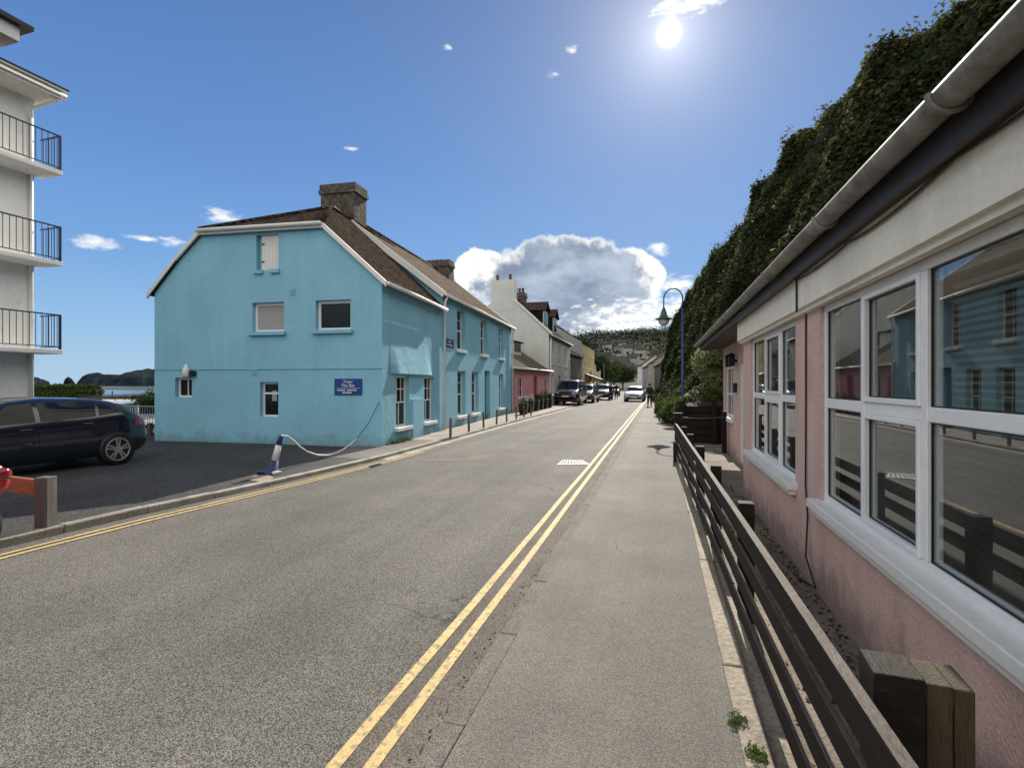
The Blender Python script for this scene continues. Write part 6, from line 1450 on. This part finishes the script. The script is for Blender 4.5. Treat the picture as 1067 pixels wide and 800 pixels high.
def noise(scale, detail=8, rough=.6, sx=1, sy=1, off=0):
    mp = N(nt, 'ShaderNodeMapping'); mp.inputs['Scale'].default_value = (sx, sy, 1); mp.inputs['Location'].default_value = (off, off*.7, 0); L.new(cmb.outputs[0], mp.inputs[0])
    n = N(nt, 'ShaderNodeTexNoise'); n.inputs['Scale'].default_value = scale; n.inputs['Detail'].default_value = detail; n.inputs['Roughness'].default_value = rough
    L.new(mp.outputs[0], n.inputs[0]); return n.outputs['Fac']
def azel(px, py):
    r = ray(px, py).normalized(); return math.atan2(r.x, r.y), math.asin(r.z)
def ell(px, py, rx, ry):   # ellipse falloff: 1 in the centre, 0 on the rim
    a, e = azel(px, py); a1, e1 = azel(px+rx, py); a2, e2 = azel(px, py-ry)
    ra = abs(a1-a); re = abs(e2-e)
    x = math_('DIVIDE', math_('SUBTRACT', AZ, a), ra); y = math_('DIVIDE', math_('SUBTRACT', EL, e), re)
    return math_('SUBTRACT', 1.0, math_('SQRT', math_('ADD', math_('MULTIPLY', x, x), math_('MULTIPLY', y, y))))
def sstep(x, a, b):
    mr = N(nt, 'ShaderNodeMapRange', interpolation_type='SMOOTHSTEP'); mr.inputs[1].default_value = a; mr.inputs[2].default_value = b; L.new(x, mr.inputs[0]); return mr.outputs[0]
# soft shoulder so that the air round the sun keeps its blue, as a phone camera records it
lum = N(nt, 'ShaderNodeVectorMath', operation='DOT_PRODUCT'); L.new(SKY_OUT, lum.inputs[0]); lum.inputs[1].default_value = (.2126, .7152, .0722)
shd = math_('DIVIDE', 1.0, math_('MULTIPLY_ADD', lum.outputs['Value'], SHO, 1.0))
skv = N(nt, 'ShaderNodeVectorMath', operation='SCALE'); L.new(SKY_OUT, skv.inputs[0]); L.new(shd, skv.inputs['Scale'])
skm = N(nt, 'ShaderNodeVectorMath', operation='MULTIPLY'); L.new(skv.outputs[0], skm.inputs[0]); skm.inputs[1].default_value = TINT
grd = N(nt, 'ShaderNodeValToRGB'); ce = grd.color_ramp.elements
ce[0].position = 0; ce[0].color = (.30, .50, .72, 1); ce[1].position = 1; ce[1].color = (.030, .092, .27, 1)
for p_, c_ in ((.06, (.235, .43, .69)), (.16, (.125, .295, .61)), (.30, (.072, .20, .49)), (.5, (.042, .125, .345))):
    x_ = ce.new(p_); x_.color = (*c_, 1)
L.new(math_('DIVIDE', EL, PI/2*.8, None, True), grd.inputs[0])
sgr = N(nt, 'ShaderNodeVectorMath', operation='SCALE'); L.new(grd.outputs[0], sgr.inputs[0]); sgr.inputs['Scale'].default_value = 1/.15
smx = N(nt, 'ShaderNodeMix', data_type='RGBA'); smx.inputs[0].default_value = .72; L.new(skm.outputs[0], smx.inputs[6]); L.new(sgr.outputs[0], smx.inputs[7])
L.new(smx.outputs[2], bg.inputs['Color'])
nA = noise(24, 7, .58); nB = noise(9, 8, .6, 1, 1.6, 3.1); nC = noise(60, 8, .6, .6, 1.4, 7.7)
main_ = ell(586, 300, 101, 57)
big = math_('MAXIMUM', main_, math_('MAXIMUM', math_('SUBTRACT', ell(503, 283, 40, 28), .1), math_('SUBTRACT', ell(655, 290, 45, 36), .05)))
bigd = math_('ADD', big, math_('MULTIPLY', math_('SUBTRACT', nA, .5), .55))
low = math_('ADD', ell(648, 330, 100, 34), math_('MULTIPLY', math_('SUBTRACT', nC, .52), 2.6))
small = None
for (px, py, rx, ry, o) in ((97, 253, 42, 9, .0), (150, 249, 30, 5, -.1), (180, 252, 22, 8, -.1), (232, 226, 30, 11, .0), (685, 260, 16, 10, .05), (706, 296, 22, 12, .15), (720, 4, 55, 16, .1), (596, 52, 11, 8, -.1), (578, 78, 12, 6, -.15), (468, 50, 12, 6, -.3), (700, 322, 40, 18, .1), (365, 155, 14, 5, -.3), (310, 268, 60, 8, -.25)):
    e = math_('ADD', ell(px, py, rx, ry), o); small = e if small is None else math_('MAXIMUM', small, e)
smd = math_('ADD', small, math_('MULTIPLY', math_('SUBTRACT', nC, .56), 2.4))
aB = sstep(bigd, .02, .13); aL = math_('MULTIPLY', sstep(low, .05, .8), .95); aS = math_('MULTIPLY', sstep(smd, .0, .9), .85)
# unseen bright cumulus added over the sea and behind the camera as fill light
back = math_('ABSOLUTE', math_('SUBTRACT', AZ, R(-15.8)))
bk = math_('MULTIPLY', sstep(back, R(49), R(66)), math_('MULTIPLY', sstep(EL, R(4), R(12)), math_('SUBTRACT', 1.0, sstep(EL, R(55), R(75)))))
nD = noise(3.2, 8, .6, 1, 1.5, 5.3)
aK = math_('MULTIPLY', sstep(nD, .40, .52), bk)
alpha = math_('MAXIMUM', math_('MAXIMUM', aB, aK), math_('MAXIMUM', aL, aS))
# light: thick middle is grey, sunward rim is white; the underside brightens towards its ragged foot
core = math_('ADD', math_('ADD', main_, math_('MULTIPLY', math_('SUBTRACT', nA, .5), .75)), math_('MULTIPLY', math_('SUBTRACT', nB, .5), .5))
grey = math_('MULTIPLY', sstep(core, .0, .22), math_('SUBTRACT', 1.0, math_('MULTIPLY', sstep(low, .35, .9), .75)))
mx = N(nt, 'ShaderNodeMix', data_type='RGBA'); L.new(grey, mx.inputs[0]); mx.inputs[6].default_value = (1.0, .99, .95, 1); gmx = N(nt, 'ShaderNodeMix', data_type='RGBA'); L.new(sstep(nB, .32, .66), gmx.inputs[0]); gmx.inputs[6].default_value = (.22, .29, .41, 1); gmx.inputs[7].default_value = (.42, .49, .60, 1); L.new(gmx.outputs[2], mx.inputs[7])
mv = N(nt, 'ShaderNodeVectorMath', operation='SCALE'); L.new(mx.outputs[2], mv.inputs[0])
L.new(math_('ADD', math_('MULTIPLY_ADD', nB, .5, .75), math_('MULTIPLY', aK, FILLCL)), mv.inputs['Scale'])
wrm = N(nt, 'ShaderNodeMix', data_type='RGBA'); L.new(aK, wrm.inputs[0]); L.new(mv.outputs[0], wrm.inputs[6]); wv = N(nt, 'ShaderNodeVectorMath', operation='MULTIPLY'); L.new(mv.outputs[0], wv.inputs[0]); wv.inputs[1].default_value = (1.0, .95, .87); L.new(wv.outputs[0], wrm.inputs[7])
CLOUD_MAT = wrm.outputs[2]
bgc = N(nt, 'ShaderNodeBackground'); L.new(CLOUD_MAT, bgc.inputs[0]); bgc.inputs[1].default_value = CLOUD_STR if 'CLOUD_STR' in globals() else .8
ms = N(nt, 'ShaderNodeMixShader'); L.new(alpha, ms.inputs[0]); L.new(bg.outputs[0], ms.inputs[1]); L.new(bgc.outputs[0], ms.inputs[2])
# the sun itself and the bright air round it
dt = N(nt, 'ShaderNodeVectorMath', operation='DOT_PRODUCT'); L.new(DIR, dt.inputs[0]); dt.inputs[1].default_value = SUN_DIR
ang = math_('ARCCOSINE', math_('MINIMUM', dt.outputs['Value'], .9999999))
def gauss(sig, amp): return math_('MULTIPLY', math_('POWER', 2.718, math_('MULTIPLY', math_('MULTIPLY', ang, ang), -1/(sig*sig))), amp)
def expo(sig, amp): return math_('MULTIPLY', math_('POWER', 2.718, math_('MULTIPLY', ang, -1/sig)), amp)
disc = gauss(R(.65), 1.6); g1 = expo(R(3.2), .5); g2 = expo(R(12), .105)
bs = N(nt, 'ShaderNodeBackground'); bs.inputs[0].default_value = (1, .97, .9, 1); L.new(math_('ADD', disc, math_('ADD', g1, g2)), bs.inputs[1])
ad = N(nt, 'ShaderNodeAddShader'); L.new(ms.outputs[0], ad.inputs[0]); L.new(bs.outputs[0], ad.inputs[1])
L.new(ad.outputs[0], nt.nodes['World Output'].inputs[0])
vs = sc.view_settings; vs.view_transform = 'Standard'; vs.look = 'None'; vs.exposure = EXPO if 'EXPO' in globals() else 0.0; vs.gamma = 1; vs.use_curve_mapping = False
sc.render.engine = 'CYCLES'; cy = sc.cycles; cy.max_bounces = 6; cy.diffuse_bounces = 2; cy.glossy_bounces = 4; cy.transparent_max_bounces = 8; cy.transmission_bounces = 4
cy.caustics_reflective = False; cy.caustics_refractive = False; cy.use_denoising = True; cy.use_adaptive_sampling = True; cy.adaptive_threshold = .02
try: cy.denoiser = 'OPENIMAGEDENOISE'
except Exception: pass
cy.sample_clamp_indirect = 6
